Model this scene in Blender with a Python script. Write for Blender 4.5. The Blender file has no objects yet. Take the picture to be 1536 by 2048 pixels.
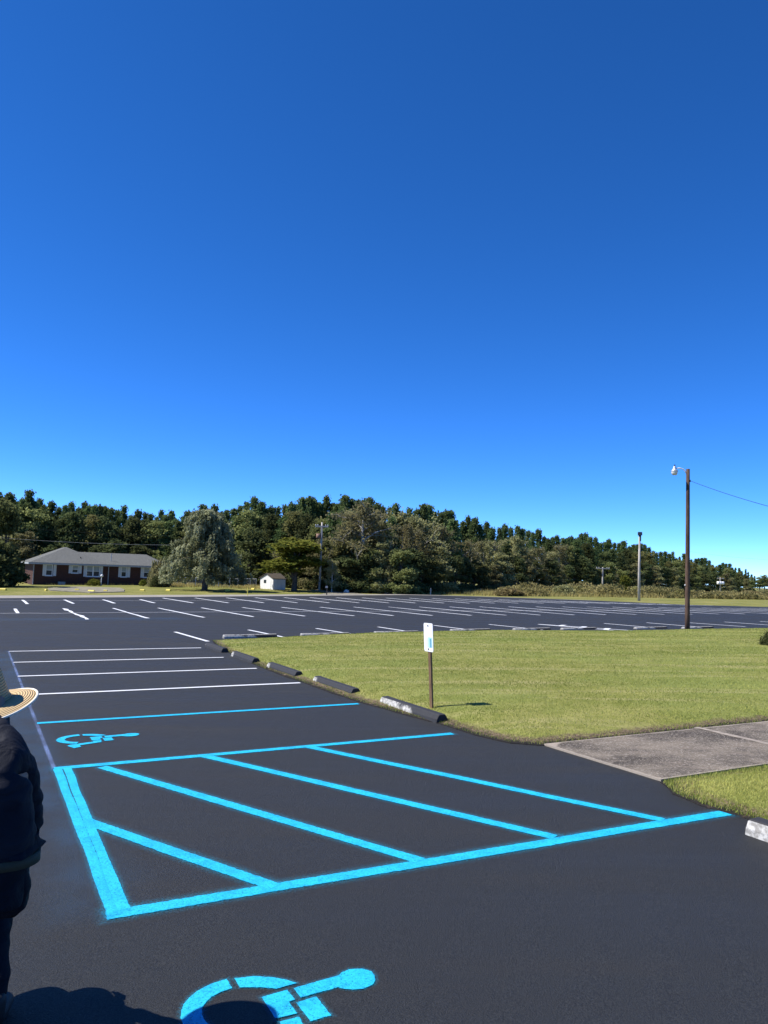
import bpy, bmesh, math, random
import numpy as np
from mathutils import Vector, Matrix, noise as mnoise
from mathutils.geometry import delaunay_2d_cdt

random.seed(7)
RNG = np.random.default_rng(11)
R_ = math.radians
SC = bpy.context.scene
COL = SC.collection

# ------------------------------------------------------------------ camera model and ground plane
F_PX, CX, CY, CAM_H = 1540.0, 768.0, 1024.0, 2.05
ROLL = R_(1.93)
PITCH = math.atan((1145 - CY) * math.cos(ROLL) / F_PX)
CAM_ROT = Matrix.Rotation(math.pi / 2 + PITCH, 3, 'X') @ Matrix.Rotation(ROLL, 3, 'Z')
GX, GY = 0.020766706, -0.006767823       # slope of the car park plane
ANG = R_(25.3)
V = Vector((math.cos(ANG), math.sin(ANG), 0))      # along the stall lines near the camera
U = Vector((-math.sin(ANG), math.cos(ANG), 0))     # along the lawn kerb, away from the camera
UK = R_(25.3 + 90 + 1.5)


def ray(px, py):
    return CAM_ROT @ Vector(((px - CX) / F_PX, -(py - CY) / F_PX, -1.0))


def G(px, py):
    d = ray(px, py)
    t = -CAM_H / (d.z - GX * d.x - GY * d.y)
    return Vector((0, 0, CAM_H)) + d * t


def W(px, py, depth):
    d = ray(px, py)
    return Vector((0, 0, CAM_H)) + d * (depth / d.y)


def sstep(x):
    x = min(1.0, max(0.0, x))
    return x * x * (3 - 2 * x)


def T(x, y):
    p = GX * x + GY * y
    z = p
    if y > 45 and x > -400:
        e1 = (x + 31) * -0.668 + (y - 63) * 0.744
        w = sstep(e1 / 26.0) * sstep((14 - x) / 24.0)
        z = p + w * (GX * x - 0.04 - p)
        r = math.hypot(x, y)
        z -= sstep((x - 6) / 40.0) * 0.008 * max(0.0, r - 92)
    if y < -5:
        z *= 1.0
    return max(-6.0, min(6.0, z))


# ------------------------------------------------------------------ object helpers
def tag(o, label=None, cat=None, group=None, kind=None):
    if label: o['label'] = label
    if cat: o['category'] = cat
    if group: o['group'] = group
    if kind: o['kind'] = kind
    return o


def empty(name, loc, label=None, cat=None, group=None, rz=0):
    o = bpy.data.objects.new(name, None)
    o.empty_display_size = 0.2
    o.location = loc
    o.rotation_euler = (0, 0, rz)
    COL.objects.link(o)
    return tag(o, label, cat, group)


def link(name, me, mats=None, parent=None, loc=None, rz=None, smooth=False):
    o = bpy.data.objects.new(name, me)
    COL.objects.link(o)
    if mats:
        for m in (mats if isinstance(mats, (list, tuple)) else [mats]):
            me.materials.append(m)
    if parent: o.parent = parent
    if loc is not None: o.location = loc
    if rz is not None: o.rotation_euler = (0, 0, rz)
    if smooth:
        me.polygons.foreach_set('use_smooth', [True] * len(me.polygons))
    return o


def copy_tree(o, parent=None):
    c = o.copy()
    COL.objects.link(c)
    if parent is not None: c.parent = parent
    for ch in list(o.children):
        copy_tree(ch, c)
    return c


class MB:
    """collects shapes into one mesh"""
    def __init__(s):
        s.v, s.f, s.m = [], [], []

    def add(s, vs, fs, mi=0):
        n = len(s.v)
        s.v += [tuple(q) for q in vs]
        s.f += [tuple(i + n for i in f) for f in fs]
        s.m += [mi] * len(fs)
        return s

    def box(s, c, sz, rot=None, mi=0):
        hx, hy, hz = sz[0] / 2, sz[1] / 2, sz[2] / 2
        vs = [Vector((x, y, z)) for x in (-hx, hx) for y in (-hy, hy) for z in (-hz, hz)]
        if rot is not None: vs = [rot @ q for q in vs]
        vs = [q + Vector(c) for q in vs]
        return s.add(vs, [(0, 1, 3, 2), (4, 6, 7, 5), (0, 4, 5, 1), (2, 3, 7, 6), (0, 2, 6, 4), (1, 5, 7, 3)], mi)

    def tube(s, pts, rads, n=8, mi=0, cap=True):
        pts = [Vector(p) for p in pts]
        if not isinstance(rads, (list, tuple)): rads = [rads] * len(pts)
        vs, fs = [], []
        ref = Vector((0, 0, 1))
        for i, p in enumerate(pts):
            d = (pts[min(i + 1, len(pts) - 1)] - pts[max(i - 1, 0)]).normalized()
            r0 = ref if abs(d.dot(ref)) < 0.95 else Vector((1, 0, 0))
            a = d.cross(r0).normalized(); b = d.cross(a)
            for k in range(n):
                t = 2 * math.pi * k / n
                vs.append(p + (a * math.cos(t) + b * math.sin(t)) * rads[i])
        for i in range(len(pts) - 1):
            for k in range(n):
                k2 = (k + 1) % n
                fs.append((i * n + k, (i + 1) * n + k, (i + 1) * n + k2, i * n + k2))
        if cap:
            fs.append(tuple(range(n)))
            fs.append(tuple(reversed(range((len(pts) - 1) * n, len(pts) * n))))
        return s.add(vs, fs, mi)

    def lathe(s, prof, n=24, mi=0, c=(0, 0, 0)):
        vs, fs = [], []
        for r, z in prof:
            for k in range(n):
                t = 2 * math.pi * k / n
                vs.append((c[0] + r * math.cos(t), c[1] + r * math.sin(t), c[2] + z))
        for i in range(len(prof) - 1):
            for k in range(n):
                k2 = (k + 1) % n
                fs.append((i * n + k, i * n + k2, (i + 1) * n + k2, (i + 1) * n + k))
        return s.add(vs, fs, mi)

    def mesh(s, name='m'):
        me = bpy.data.meshes.new(name)
        me.from_pydata(s.v, [], s.f)
        if any(s.m): me.polygons.foreach_set('material_index', s.m)
        me.update()
        return me

    def build(s, name, mats, parent=None, smooth=False, loc=None, rz=None):
        return link(name, s.mesh(name), mats, parent, loc, rz, smooth)


def fast_mesh(name, verts, faces_n, tint=None, extra=None):
    """verts (N,3) with consecutive faces of faces_n corners each"""
    me = bpy.data.meshes.new(name)
    n = len(verts); nf = n // faces_n
    me.vertices.add(n); me.loops.add(n); me.polygons.add(nf)
    me.vertices.foreach_set('co', np.asarray(verts, dtype=np.float32).ravel())
    me.loops.foreach_set('vertex_index', np.arange(n, dtype=np.int32))
    me.polygons.foreach_set('loop_start', np.arange(0, n, faces_n, dtype=np.int32))
    if tint is not None:
        a = me.attributes.new('tint', 'FLOAT', 'POINT')
        a.data.foreach_set('value', np.asarray(tint, dtype=np.float32))
    me.update(calc_edges=True)
    return me


# ------------------------------------------------------------------ materials
class NT:
    def __init__(s, name):
        s.mat = bpy.data.materials.new(name)
        s.mat.use_nodes = True
        s.t = s.mat.node_tree
        s.t.nodes.clear()
        s.out = s.t.nodes.new('ShaderNodeOutputMaterial')

    def n(s, typ, **kw):
        nd = s.t.nodes.new(typ)
        for k, val in kw.items():
            if k in nd.inputs: s.set(nd.inputs[k], val)
            else: setattr(nd, k, val)
        return nd

    def set(s, sock, val):
        if isinstance(val, bpy.types.NodeSocket): s.t.links.new(val, sock)
        elif isinstance(val, tuple) and len(val) == 3 and sock.type == 'RGBA': sock.default_value = (*val, 1)
        else: sock.default_value = val

    def coord(s, which='Object'):
        return s.n('ShaderNodeTexCoord').outputs[which]

    def noise(s, scale, vec=None, detail=3, rough=0.6, dist=0.0):
        nd = s.n('ShaderNodeTexNoise', Scale=scale, Detail=detail, Roughness=rough, Distortion=dist)
        if vec is not None: s.set(nd.inputs['Vector'], vec)
        return nd.outputs['Fac']

    def ramp(s, fac, a, b, lo=0.0, hi=1.0):
        nd = s.n('ShaderNodeMapRange', interpolation_type='SMOOTHSTEP')
        s.set(nd.inputs[0], fac)
        for i, q in zip((1, 2, 3, 4), (a, b, lo, hi)): s.set(nd.inputs[i], q)
        return nd.outputs[0]

    def math(s, op, a, b=None, clamp=False):
        nd = s.n('ShaderNodeMath', operation=op, use_clamp=clamp)
        s.set(nd.inputs[0], a)
        if b is not None: s.set(nd.inputs[1], b)
        return nd.outputs[0]

    def mix(s, fac, a, b):
        nd = s.n('ShaderNodeMix', data_type='RGBA')
        s.set(nd.inputs[0], fac); s.set(nd.inputs[6], a); s.set(nd.inputs[7], b)
        return nd.outputs[2]

    def attr(s, name):
        return s.n('ShaderNodeAttribute', attribute_name=name).outputs['Fac']

    def bump(s, h, strength=0.5, dist=0.01):
        return s.n('ShaderNodeBump', Strength=strength, Distance=dist, Height=h).outputs[0]

    def pbr(s, col, rough=0.7, spec=0.4, normal=None, metal=0.0):
        b = s.n('ShaderNodeBsdfPrincipled')
        s.set(b.inputs['Base Color'], col); s.set(b.inputs['Roughness'], rough)
        s.set(b.inputs['Specular IOR Level'], spec); s.set(b.inputs['Metallic'], metal)
        if normal is not None: s.set(b.inputs['Normal'], normal)
        return b.outputs[0]

    def done(s, shader):
        s.t.links.new(shader, s.out.inputs['Surface'])
        return s.mat


def plain(name, c, rough=0.6, spec=0.4, var=0.25, scale=6.0, bump=0.0, metal=0.0, c2=None):
    m = NT(name)
    co = m.coord()
    f = m.noise(scale, co, 5)
    c2 = c2 or tuple(q * (1 - var) for q in c)
    col = m.mix(m.ramp(f, 0.35, 0.65), c2, c)
    nrm = m.bump(m.noise(scale * 8, co, 3), bump, 0.01) if bump else None
    return m.done(m.pbr(col, rough, spec, nrm, metal))


def leafmat(name, dark, light, tr=0.25, hue=0.02):
    m = NT(name)
    t = m.attr('tint')
    oi = m.n('ShaderNodeObjectInfo').outputs['Random']
    col = m.mix(t, dark, light)
    hs = m.n('ShaderNodeHueSaturation', Color=col)
    m.set(hs.inputs['Hue'], m.ramp(oi, 0, 1, 0.5 - hue, 0.5 + hue))
    m.set(hs.inputs['Value'], m.ramp(oi, 0, 1, 0.75, 1.2))
    d = m.n('ShaderNodeBsdfDiffuse', Color=hs.outputs[0])
    r = m.n('ShaderNodeBsdfTranslucent', Color=hs.outputs[0])
    x = m.n('ShaderNodeMixShader')
    m.set(x.inputs[0], tr); m.set(x.inputs[1], d.outputs[0]); m.set(x.inputs[2], r.outputs[0])
    return m.done(x.outputs[0])


def asphalt_mat():
    m = NT('fresh_sealcoat')
    co = m.coord()
    grain = m.noise(125, co, 3, 0.8)
    grain2 = m.noise(45, co, 2, 0.6)
    patch = m.noise(0.35, co, 4, 0.6)
    mp = m.n('ShaderNodeMapping', Vector=co)
    mp.inputs['Rotation'].default_value = (0, 0, -ANG)
    mp.inputs['Scale'].default_value = (0.25, 1.6, 1)
    streak = m.noise(0.8, mp.outputs[0], 4, 0.6)
    col = m.mix(m.ramp(grain, 0.36, 0.66), (0.0062, 0.0068, 0.0074), (0.0435, 0.0450, 0.0435))
    col = m.mix(m.ramp(patch, 0.35, 0.7, 0, 0.4), col, (0.019, 0.0195, 0.0215))
    col = m.mix(m.ramp(streak, 0.5, 0.75, 0, 0.22), col, (0.044, 0.041, 0.041))
    dust = m.noise(2.5, co, 3, 0.7)
    col = m.mix(m.ramp(dust, 0.6, 0.85, 0, 0.12), col, (0.055, 0.053, 0.05))
    h = m.math('ADD', m.math('MULTIPLY', grain, 0.8), m.math('MULTIPLY', grain2, 0.25))
    nrm = m.bump(h, 0.9, 0.02)
    rough = m.ramp(streak, 0.3, 0.8, 0.62, 0.8)
    return m.done(m.pbr(col, rough, 0.32, nrm))


def paint_mat(name, col, col2, haze=0.45, thin=0.12):
    """traffic paint with ragged, oversprayed edges; UV.x runs 0 (outer rim) to 1 (core)"""
    m = NT(name)
    co = m.coord()
    u = m.n('ShaderNodeSeparateXYZ', Vector=m.n('ShaderNodeUVMap', uv_map='edge').outputs[0]).outputs[0]
    fine = m.noise(95, co, 3, 0.75)
    mid = m.noise(22, co, 3, 0.6)
    solid = m.ramp(m.math('ADD', u, m.math('MULTIPLY', m.math('SUBTRACT', mid, 0.5), 0.25)), 0.86, 0.97)
    hz = m.math('MULTIPLY', m.math('POWER', u, 2.2), m.ramp(fine, 0.42, 0.68, 0.12, 1.0))
    hz = m.math('MULTIPLY', hz, haze)
    pits = m.ramp(fine, 0.33, 0.45, 1 - thin * 3, 1.0)
    a = m.math('MULTIPLY', m.math('MAXIMUM', solid, hz), pits, True)
    c = m.mix(m.ramp(m.math('ADD', m.math('MULTIPLY', m.noise(60, co, 3), 0.55), m.math('MULTIPLY', m.noise(7, co, 4, 0.65), 0.45)), 0.36, 0.60), col2, col)
    nrm = m.bump(fine, 0.5, 0.006)
    sh = m.pbr(c, 0.6, 0.35, nrm)
    x = m.n('ShaderNodeMixShader')
    m.set(x.inputs[0], a)
    m.set(x.inputs[1], m.n('ShaderNodeBsdfTransparent').outputs[0]); m.set(x.inputs[2], sh)
    return m.done(x.outputs[0])


def dust_mat(name, col, amt):
    """faint settled overspray, denser towards the UV core"""
    m = NT(name)
    co = m.coord()
    u = m.n('ShaderNodeSeparateXYZ', Vector=m.n('ShaderNodeUVMap', uv_map='edge').outputs[0]).outputs[0]
    f = m.noise(120, co, 3, 0.75)
    big = m.noise(1.6, co, 3, 0.6)
    a = m.math('MULTIPLY', m.math('MULTIPLY', m.math('POWER', u, 1.6), m.ramp(f, 0.35, 0.7, 0.2, 1)), m.ramp(big, 0.3, 0.65, 0.25, 1.0))
    a = m.math('MULTIPLY', a, amt, True)
    x = m.n('ShaderNodeMixShader')
    m.set(x.inputs[0], a)
    m.set(x.inputs[1], m.n('ShaderNodeBsdfTransparent').outputs[0]); m.set(x.inputs[2], m.pbr(col, 0.8, 0.2))
    return m.done(x.outputs[0])


def lawn_mat():
    m = NT('mown_lawn')
    co = m.coord()
    e = m.attr('edge')
    big = m.noise(0.22, co, 4, 0.6)
    mid = m.noise(1.6, co, 4, 0.65)
    fine = m.noise(28, co, 3, 0.7)
    mp = m.n('ShaderNodeMapping', Vector=co)
    mp.inputs['Rotation'].default_value = (0, 0, R_(-12))
    mp.inputs['Scale'].default_value = (0.12, 1.5, 1)
    mow = m.noise(1.3, mp.outputs[0], 2, 0.5)
    col = m.mix(m.ramp(mid, 0.35, 0.68), (0.18, 0.19, 0.045), (0.27, 0.255, 0.085))
    col = m.mix(m.ramp(big, 0.42, 0.62, 0, 0.6), col, (0.165, 0.205, 0.05))
    col = m.mix(m.ramp(mow, 0.5, 0.68, 0, 0.6), col, (0.33, 0.295, 0.135))
    col = m.mix(m.ramp(fine, 0.3, 0.52, 0.45, 0), col, (0.10, 0.11, 0.035))
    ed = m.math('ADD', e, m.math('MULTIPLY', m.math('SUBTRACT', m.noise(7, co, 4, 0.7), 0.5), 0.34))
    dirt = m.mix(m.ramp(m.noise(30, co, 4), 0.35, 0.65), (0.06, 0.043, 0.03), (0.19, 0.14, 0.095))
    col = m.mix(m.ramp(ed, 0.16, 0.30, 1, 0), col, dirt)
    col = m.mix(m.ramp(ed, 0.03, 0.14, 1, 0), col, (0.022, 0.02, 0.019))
    return m.done(m.pbr(col, 0.95, 0.1, m.bump(m.math('ADD', fine, mid), 0.8, 0.03)))


def ground_mat():
    m = NT('meadow_grass')
    co = m.coord()
    mid = m.noise(0.35, co, 4, 0.65)
    mp = m.n('ShaderNodeMapping', Vector=co)
    mp.inputs['Scale'].default_value = (0.05, 0.35, 1)
    big = m.noise(1.0, mp.outputs[0], 3)
    fine = m.noise(6, co, 4, 0.7)
    col = m.mix(m.ramp(mid, 0.35, 0.68), (0.14, 0.15, 0.034), (0.235, 0.22, 0.07))
    col = m.mix(m.ramp(big, 0.45, 0.7, 0, 0.55), col, (0.32, 0.275, 0.115))
    col = m.mix(m.ramp(fine, 0.3, 0.55, 0.5, 0), col, (0.05, 0.055, 0.016))
    return m.done(m.pbr(col, 0.95, 0.1, m.bump(fine, 0.6, 0.1)))


def walk_mat():
    m = NT('weathered_exposed_concrete')
    co = m.coord()
    sp = m.noise(34, co, 4, 0.9)
    st = m.noise(1.1, co, 5, 0.65)
    mp = m.n('ShaderNodeMapping', Vector=co)
    mp.inputs['Rotation'].default_value = (0, 0, -ANG)
    mp.inputs['Scale'].default_value = (0.9, 3.0, 1)
    st2 = m.noise(1.4, mp.outputs[0], 5, 0.7)
    e = m.attr('edge')
    col = m.mix(m.ramp(st, 0.34, 0.66), (0.052, 0.043, 0.034), (0.185, 0.155, 0.12))
    col = m.mix(m.ramp(st2, 0.5, 0.72, 0, 0.6), col, (0.225, 0.183, 0.145))
    col = m.mix(m.ramp(sp, 0.53, 0.62, 0, 0.9), col, (0.37, 0.325, 0.275))
    col = m.mix(m.ramp(sp, 0.44, 0.30, 0, 0.8), col, (0.03, 0.028, 0.028))
    ed = m.math('ADD', e, m.math('MULTIPLY', m.math('SUBTRACT', st2, 0.5), 0.10))
    col = m.mix(m.ramp(ed, 0.005, 0.045, 0.8, 0), col, (0.34, 0.29, 0.235))
    return m.done(m.pbr(col, 0.9, 0.2, m.bump(sp, 0.7, 0.01)))


def stop_mat(name, thr, f_amt=0.22, grad=-0.3):
    """sealcoat over old white paint on concrete: the coat is worn through where the noise is high"""
    m = NT(name)
    co = m.coord()
    p = m.noise(1.5, co, 2, 0.5)
    f = m.noise(18, co, 4, 0.7)
    p = m.math('ADD', p, m.math('MULTIPLY', m.n('ShaderNodeSeparateXYZ', Vector=co).outputs[0], grad))
    w = m.ramp(m.math('ADD', p, m.math('MULTIPLY', m.math('SUBTRACT', f, 0.5), f_amt)), thr - 0.03, thr + 0.05)
    white = m.mix(m.ramp(f, 0.38, 0.62), (0.22, 0.21, 0.19), (0.46, 0.45, 0.42))
    col = m.mix(w, m.mix(f, (0.018, 0.018, 0.020), (0.038, 0.038, 0.040)), white)
    return m.done(m.pbr(col, 0.75, 0.3, m.bump(f, 0.5, 0.01)))


def brick_mat():
    m = NT('dark_red_brick')
    b = m.n('ShaderNodeTexBrick', Scale=1.0)
    m.set(b.inputs['Vector'], m.n('ShaderNodeUVMap', uv_map='UVMap').outputs[0])
    b.inputs['Brick Width'].default_value = 0.21; b.inputs['Row Height'].default_value = 0.075
    b.inputs['Mortar Size'].default_value = 0.009
    m.set(b.inputs['Color1'], (0.085, 0.026, 0.017)); m.set(b.inputs['Color2'], (0.045, 0.017, 0.013)); m.set(b.inputs['Mortar'], (0.075, 0.06, 0.052))
    return m.done(m.pbr(b.outputs[0], 0.85, 0.2, m.bump(b.outputs['Fac'], -0.3, 0.01)))


def shingle_mat():
    m = NT('grey_shingles')
    co = m.coord()
    f = m.noise(9, co, 3, 0.8); g = m.noise(1.2, co, 3)
    col = m.mix(m.ramp(f, 0.35, 0.65), (0.078, 0.081, 0.076), (0.168, 0.170, 0.160))
    col = m.mix(m.ramp(g, 0.4, 0.7, 0, 0.35), col, (0.10, 0.104, 0.098))
    return m.done(m.pbr(col, 0.9, 0.15, m.bump(f, 0.4, 0.03)))


def wood_mat(name, a, b, scale=3.0):
    m = NT(name)
    mp = m.n('ShaderNodeMapping', Vector=m.coord())
    mp.inputs['Scale'].default_value = (14, 14, 0.9)
    f = m.noise(scale, mp.outputs[0], 5, 0.65)
    g = m.noise(0.6, m.coord(), 3)
    col = m.mix(m.ramp(f, 0.3, 0.7), a, b)
    col = m.mix(m.ramp(g, 0.45, 0.65, 0, 0.5), col, tuple(q * 0.5 for q in a))
    return m.done(m.pbr(col, 0.85, 0.2, m.bump(f, 0.5, 0.01)))


def straw_mat():
    m = NT('woven_straw')
    co = m.coord()
    sx = m.n('ShaderNodeSeparateXYZ', Vector=co)
    r = m.math('SQRT', m.math('ADD', m.math('POWER', sx.outputs[0], 2.0), m.math('POWER', sx.outputs[1], 2.0)))
    band = m.math('ADD', r, m.math('MULTIPLY', sx.outputs[2], -0.9))
    wv = m.math('SINE', m.math('MULTIPLY', band, 2 * math.pi / 0.0125))
    n1 = m.noise(90, co, 3, 0.7); n2 = m.noise(14, co, 3)
    col = m.mix(m.ramp(m.math('ADD', wv, m.math('MULTIPLY', n1, 0.8)), -0.9, 0.9), (0.34, 0.225, 0.10), (0.60, 0.44, 0.235))
    col = m.mix(m.ramp(n2, 0.4, 0.7, 0, 0.4), col, (0.46, 0.30, 0.14))
    h = m.math('ADD', wv, m.math('MULTIPLY', n1, 0.7))
    return m.done(m.pbr(col, 0.7, 0.3, m.bump(h, 0.6, 0.004)))


def cloth_mat(name, a, b, rough=0.75):
    m = NT(name)
    co = m.coord()
    fold = m.noise(7, co, 3, 0.5, 0.6)
    wv = m.noise(160, co, 2)
    col = m.mix(m.ramp(fold, 0.35, 0.7), a, b)
    h = m.math('ADD', m.math('MULTIPLY', fold, 1.0), m.math('MULTIPLY', wv, 0.03))
    return m.done(m.pbr(col, rough, 0.15, m.bump(h, 0.7, 0.05)))


def net_mat():
    m = NT('chain_link')
    co = m.coord('Generated')
    f = m.noise(300, m.coord(), 2)
    x = m.n('ShaderNodeMixShader')
    uvn = m.n('ShaderNodeUVMap', uv_map='UVMap').outputs[0]
    sx = m.n('ShaderNodeSeparateXYZ', Vector=uvn)
    p = m.math('ABSOLUTE', m.math('SINE', m.math('MULTIPLY', m.math('ADD', sx.outputs[0], sx.outputs[1]), math.pi / 0.075)))
    q = m.math('ABSOLUTE', m.math('SINE', m.math('MULTIPLY', m.math('SUBTRACT', sx.outputs[0], sx.outputs[1]), math.pi / 0.075)))
    wire = m.math('LESS_THAN', m.math('MINIMUM', p, q), 0.16)
    m.set(x.inputs[0], wire)
    m.set(x.inputs[1], m.n('ShaderNodeBsdfTransparent').outputs[0])
    m.set(x.inputs[2], m.pbr((0.55, 0.56, 0.57), 0.5, 0.4))
    return m.done(x.outputs[0])


def glass_mat():
    m = NT('window_glass')
    f = m.noise(3, m.coord(), 2)
    return m.done(m.pbr(m.mix(f, (0.012, 0.018, 0.022), (0.05, 0.065, 0.075)), 0.06, 0.6))


M = {}
M['asphalt'] = asphalt_mat()
M['white'] = paint_mat('white_road_paint', (0.70, 0.71, 0.73), (0.60, 0.61, 0.64), 0.3, 0.04)
M['blue'] = paint_mat('turquoise_road_paint', (0.018, 0.46, 0.70), (0.008, 0.30, 0.53), 0.55, 0.26)
M['bluedust'] = dust_mat('blue_overspray', (0.06, 0.26, 0.55), 0.13)
M['lawn'] = lawn_mat(); M['ground'] = ground_mat(); M['walk'] = walk_mat()
M['grass'] = leafmat('grass_blades', (0.165, 0.205, 0.040), (0.47, 0.46, 0.140), 0.4, 0.0)
M['weed'] = leafmat('tall_weeds', (0.18, 0.165, 0.05), (0.48, 0.40, 0.165), 0.3, 0.0)
M['stop'] = stop_mat('coated_wheel_stop', 9.0)
M['stop_face'] = stop_mat('worn_white_face', 0.66)
M['stop_face2'] = stop_mat('mostly_coated_face', 0.76)
M['stop_white'] = stop_mat('bare_white_concrete', 0.49, 0.10)
M['stop_bare'] = stop_mat('bare_white_face', 0.22, 0.12, 0.0)
M['stop_old'] = stop_mat('weathered_concrete', 0.38, 0.3, 0.0)
M['brick'] = brick_mat(); M['shingle'] = shingle_mat()
M['trim'] = plain('grey_trim', (0.36, 0.37, 0.37), 0.6, 0.3, 0.15)
M['shutter'] = plain('pale_shutter', (0.60, 0.62, 0.64), 0.6, 0.3, 0.12)
M['whitep'] = plain('white_enamel', (0.80, 0.80, 0.79), 0.4, 0.5, 0.08)
M['signwhite'] = plain('faded_sign_white', (0.82, 0.82, 0.82), 0.45, 0.4, 0.06)
M['signblue'] = plain('faded_sign_blue', (0.42, 0.72, 0.84), 0.5, 0.4, 0.1)
M['signblue2'] = plain('faded_sign_dark_blue', (0.16, 0.36, 0.45), 0.5, 0.4, 0.2)
M['signpale'] = plain('faded_sign_tint', (0.72, 0.77, 0.78), 0.5, 0.4, 0.1)
M['glass'] = glass_mat()
M['pole'] = wood_mat('creosoted_wood', (0.052, 0.032, 0.022), (0.135, 0.085, 0.06))
M['polegrey'] = wood_mat('weathered_grey_wood', (0.32, 0.29, 0.25), (0.54, 0.50, 0.44))
M['post'] = wood_mat('rusted_brown_post', (0.10, 0.060, 0.034), (0.22, 0.135, 0.075))
M['bark'] = wood_mat('bark', (0.045, 0.036, 0.028), (0.12, 0.10, 0.08))
M['palebark'] = wood_mat('pale_bark', (0.26, 0.24, 0.215), (0.50, 0.475, 0.43))
M['steel'] = plain('galvanised_steel', (0.48, 0.49, 0.50), 0.45, 0.5, 0.15, metal=0.3)
M['darkmetal'] = plain('dark_metal', (0.03, 0.03, 0.032), 0.5, 0.4, 0.2)
M['lens'] = plain('milky_refractor', (0.62, 0.62, 0.58), 0.25, 0.5, 0.1)
M['wire'] = plain('black_cable', (0.02, 0.022, 0.025), 0.5, 0.3, 0.1)
M['net'] = net_mat()
M['road'] = plain('pale_road_surface', (0.29, 0.27, 0.24), 0.9, 0.2, 0.2, 0.8, 0.2)
M['gravel'] = plain('pale_gravel', (0.26, 0.24, 0.18), 0.95, 0.1, 0.35, 1.3, 0.3)
M['yellow'] = plain('yellow_paint', (0.72, 0.58, 0.10), 0.6, 0.3, 0.15)
M['stone'] = plain('pale_stone', (0.58, 0.56, 0.52), 0.9, 0.2, 0.3, 8)
M['straw'] = straw_mat()
M['hat_trim'] = plain('cream_hat_binding', (0.80, 0.75, 0.62), 0.7, 0.2, 0.1)
M['jacket'] = cloth_mat('navy_work_jacket', (0.006, 0.008, 0.015), (0.013, 0.015, 0.023), 0.7)
M['trousers'] = cloth_mat('black_trousers', (0.004, 0.0055, 0.010), (0.008, 0.009, 0.015))
M['belt'] = plain('olive_belt', (0.05, 0.05, 0.032), 0.7, 0.3)
M['skin'] = plain('skin', (0.34, 0.19, 0.125), 0.55, 0.4, 0.12, 20)
M['boot'] = plain('black_boot', (0.012, 0.012, 0.013), 0.6, 0.4)
M['hair'] = plain('dark_hair', (0.012, 0.009, 0.007), 0.6, 0.4)
M['pine'] = leafmat('pine_needles', (0.075, 0.118, 0.046), (0.170, 0.215, 0.082), 0.5, 0.012)
M['oak'] = leafmat('broad_leaves', (0.135, 0.152, 0.056), (0.26, 0.262, 0.098), 0.5, 0.02)
M['olive'] = leafmat('thin_olive_leaves', (0.19, 0.188, 0.085), (0.33, 0.31, 0.15), 0.5, 0.015)
M['lime'] = leafmat('lime_leaves', (0.085, 0.115, 0.022), (0.28, 0.285, 0.055), 0.45, 0.01)  # yellow green is the leaves' own colour
M['cedar'] = leafmat('grey_green_fronds', (0.15, 0.165, 0.085), (0.40, 0.415, 0.25), 0.5, 0.0)
M['dark'] = leafmat('dark_leaves', (0.062, 0.080, 0.032), (0.15, 0.168, 0.068), 0.48, 0.012)
M['scrub'] = leafmat('scrub_leaves', (0.12, 0.12, 0.045), (0.40, 0.355, 0.15), 0.4, 0.03)
M['clip'] = leafmat('clipped_shrub_leaves', (0.020, 0.028, 0.010), (0.085, 0.095, 0.035), 0.2, 0.0)


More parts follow.
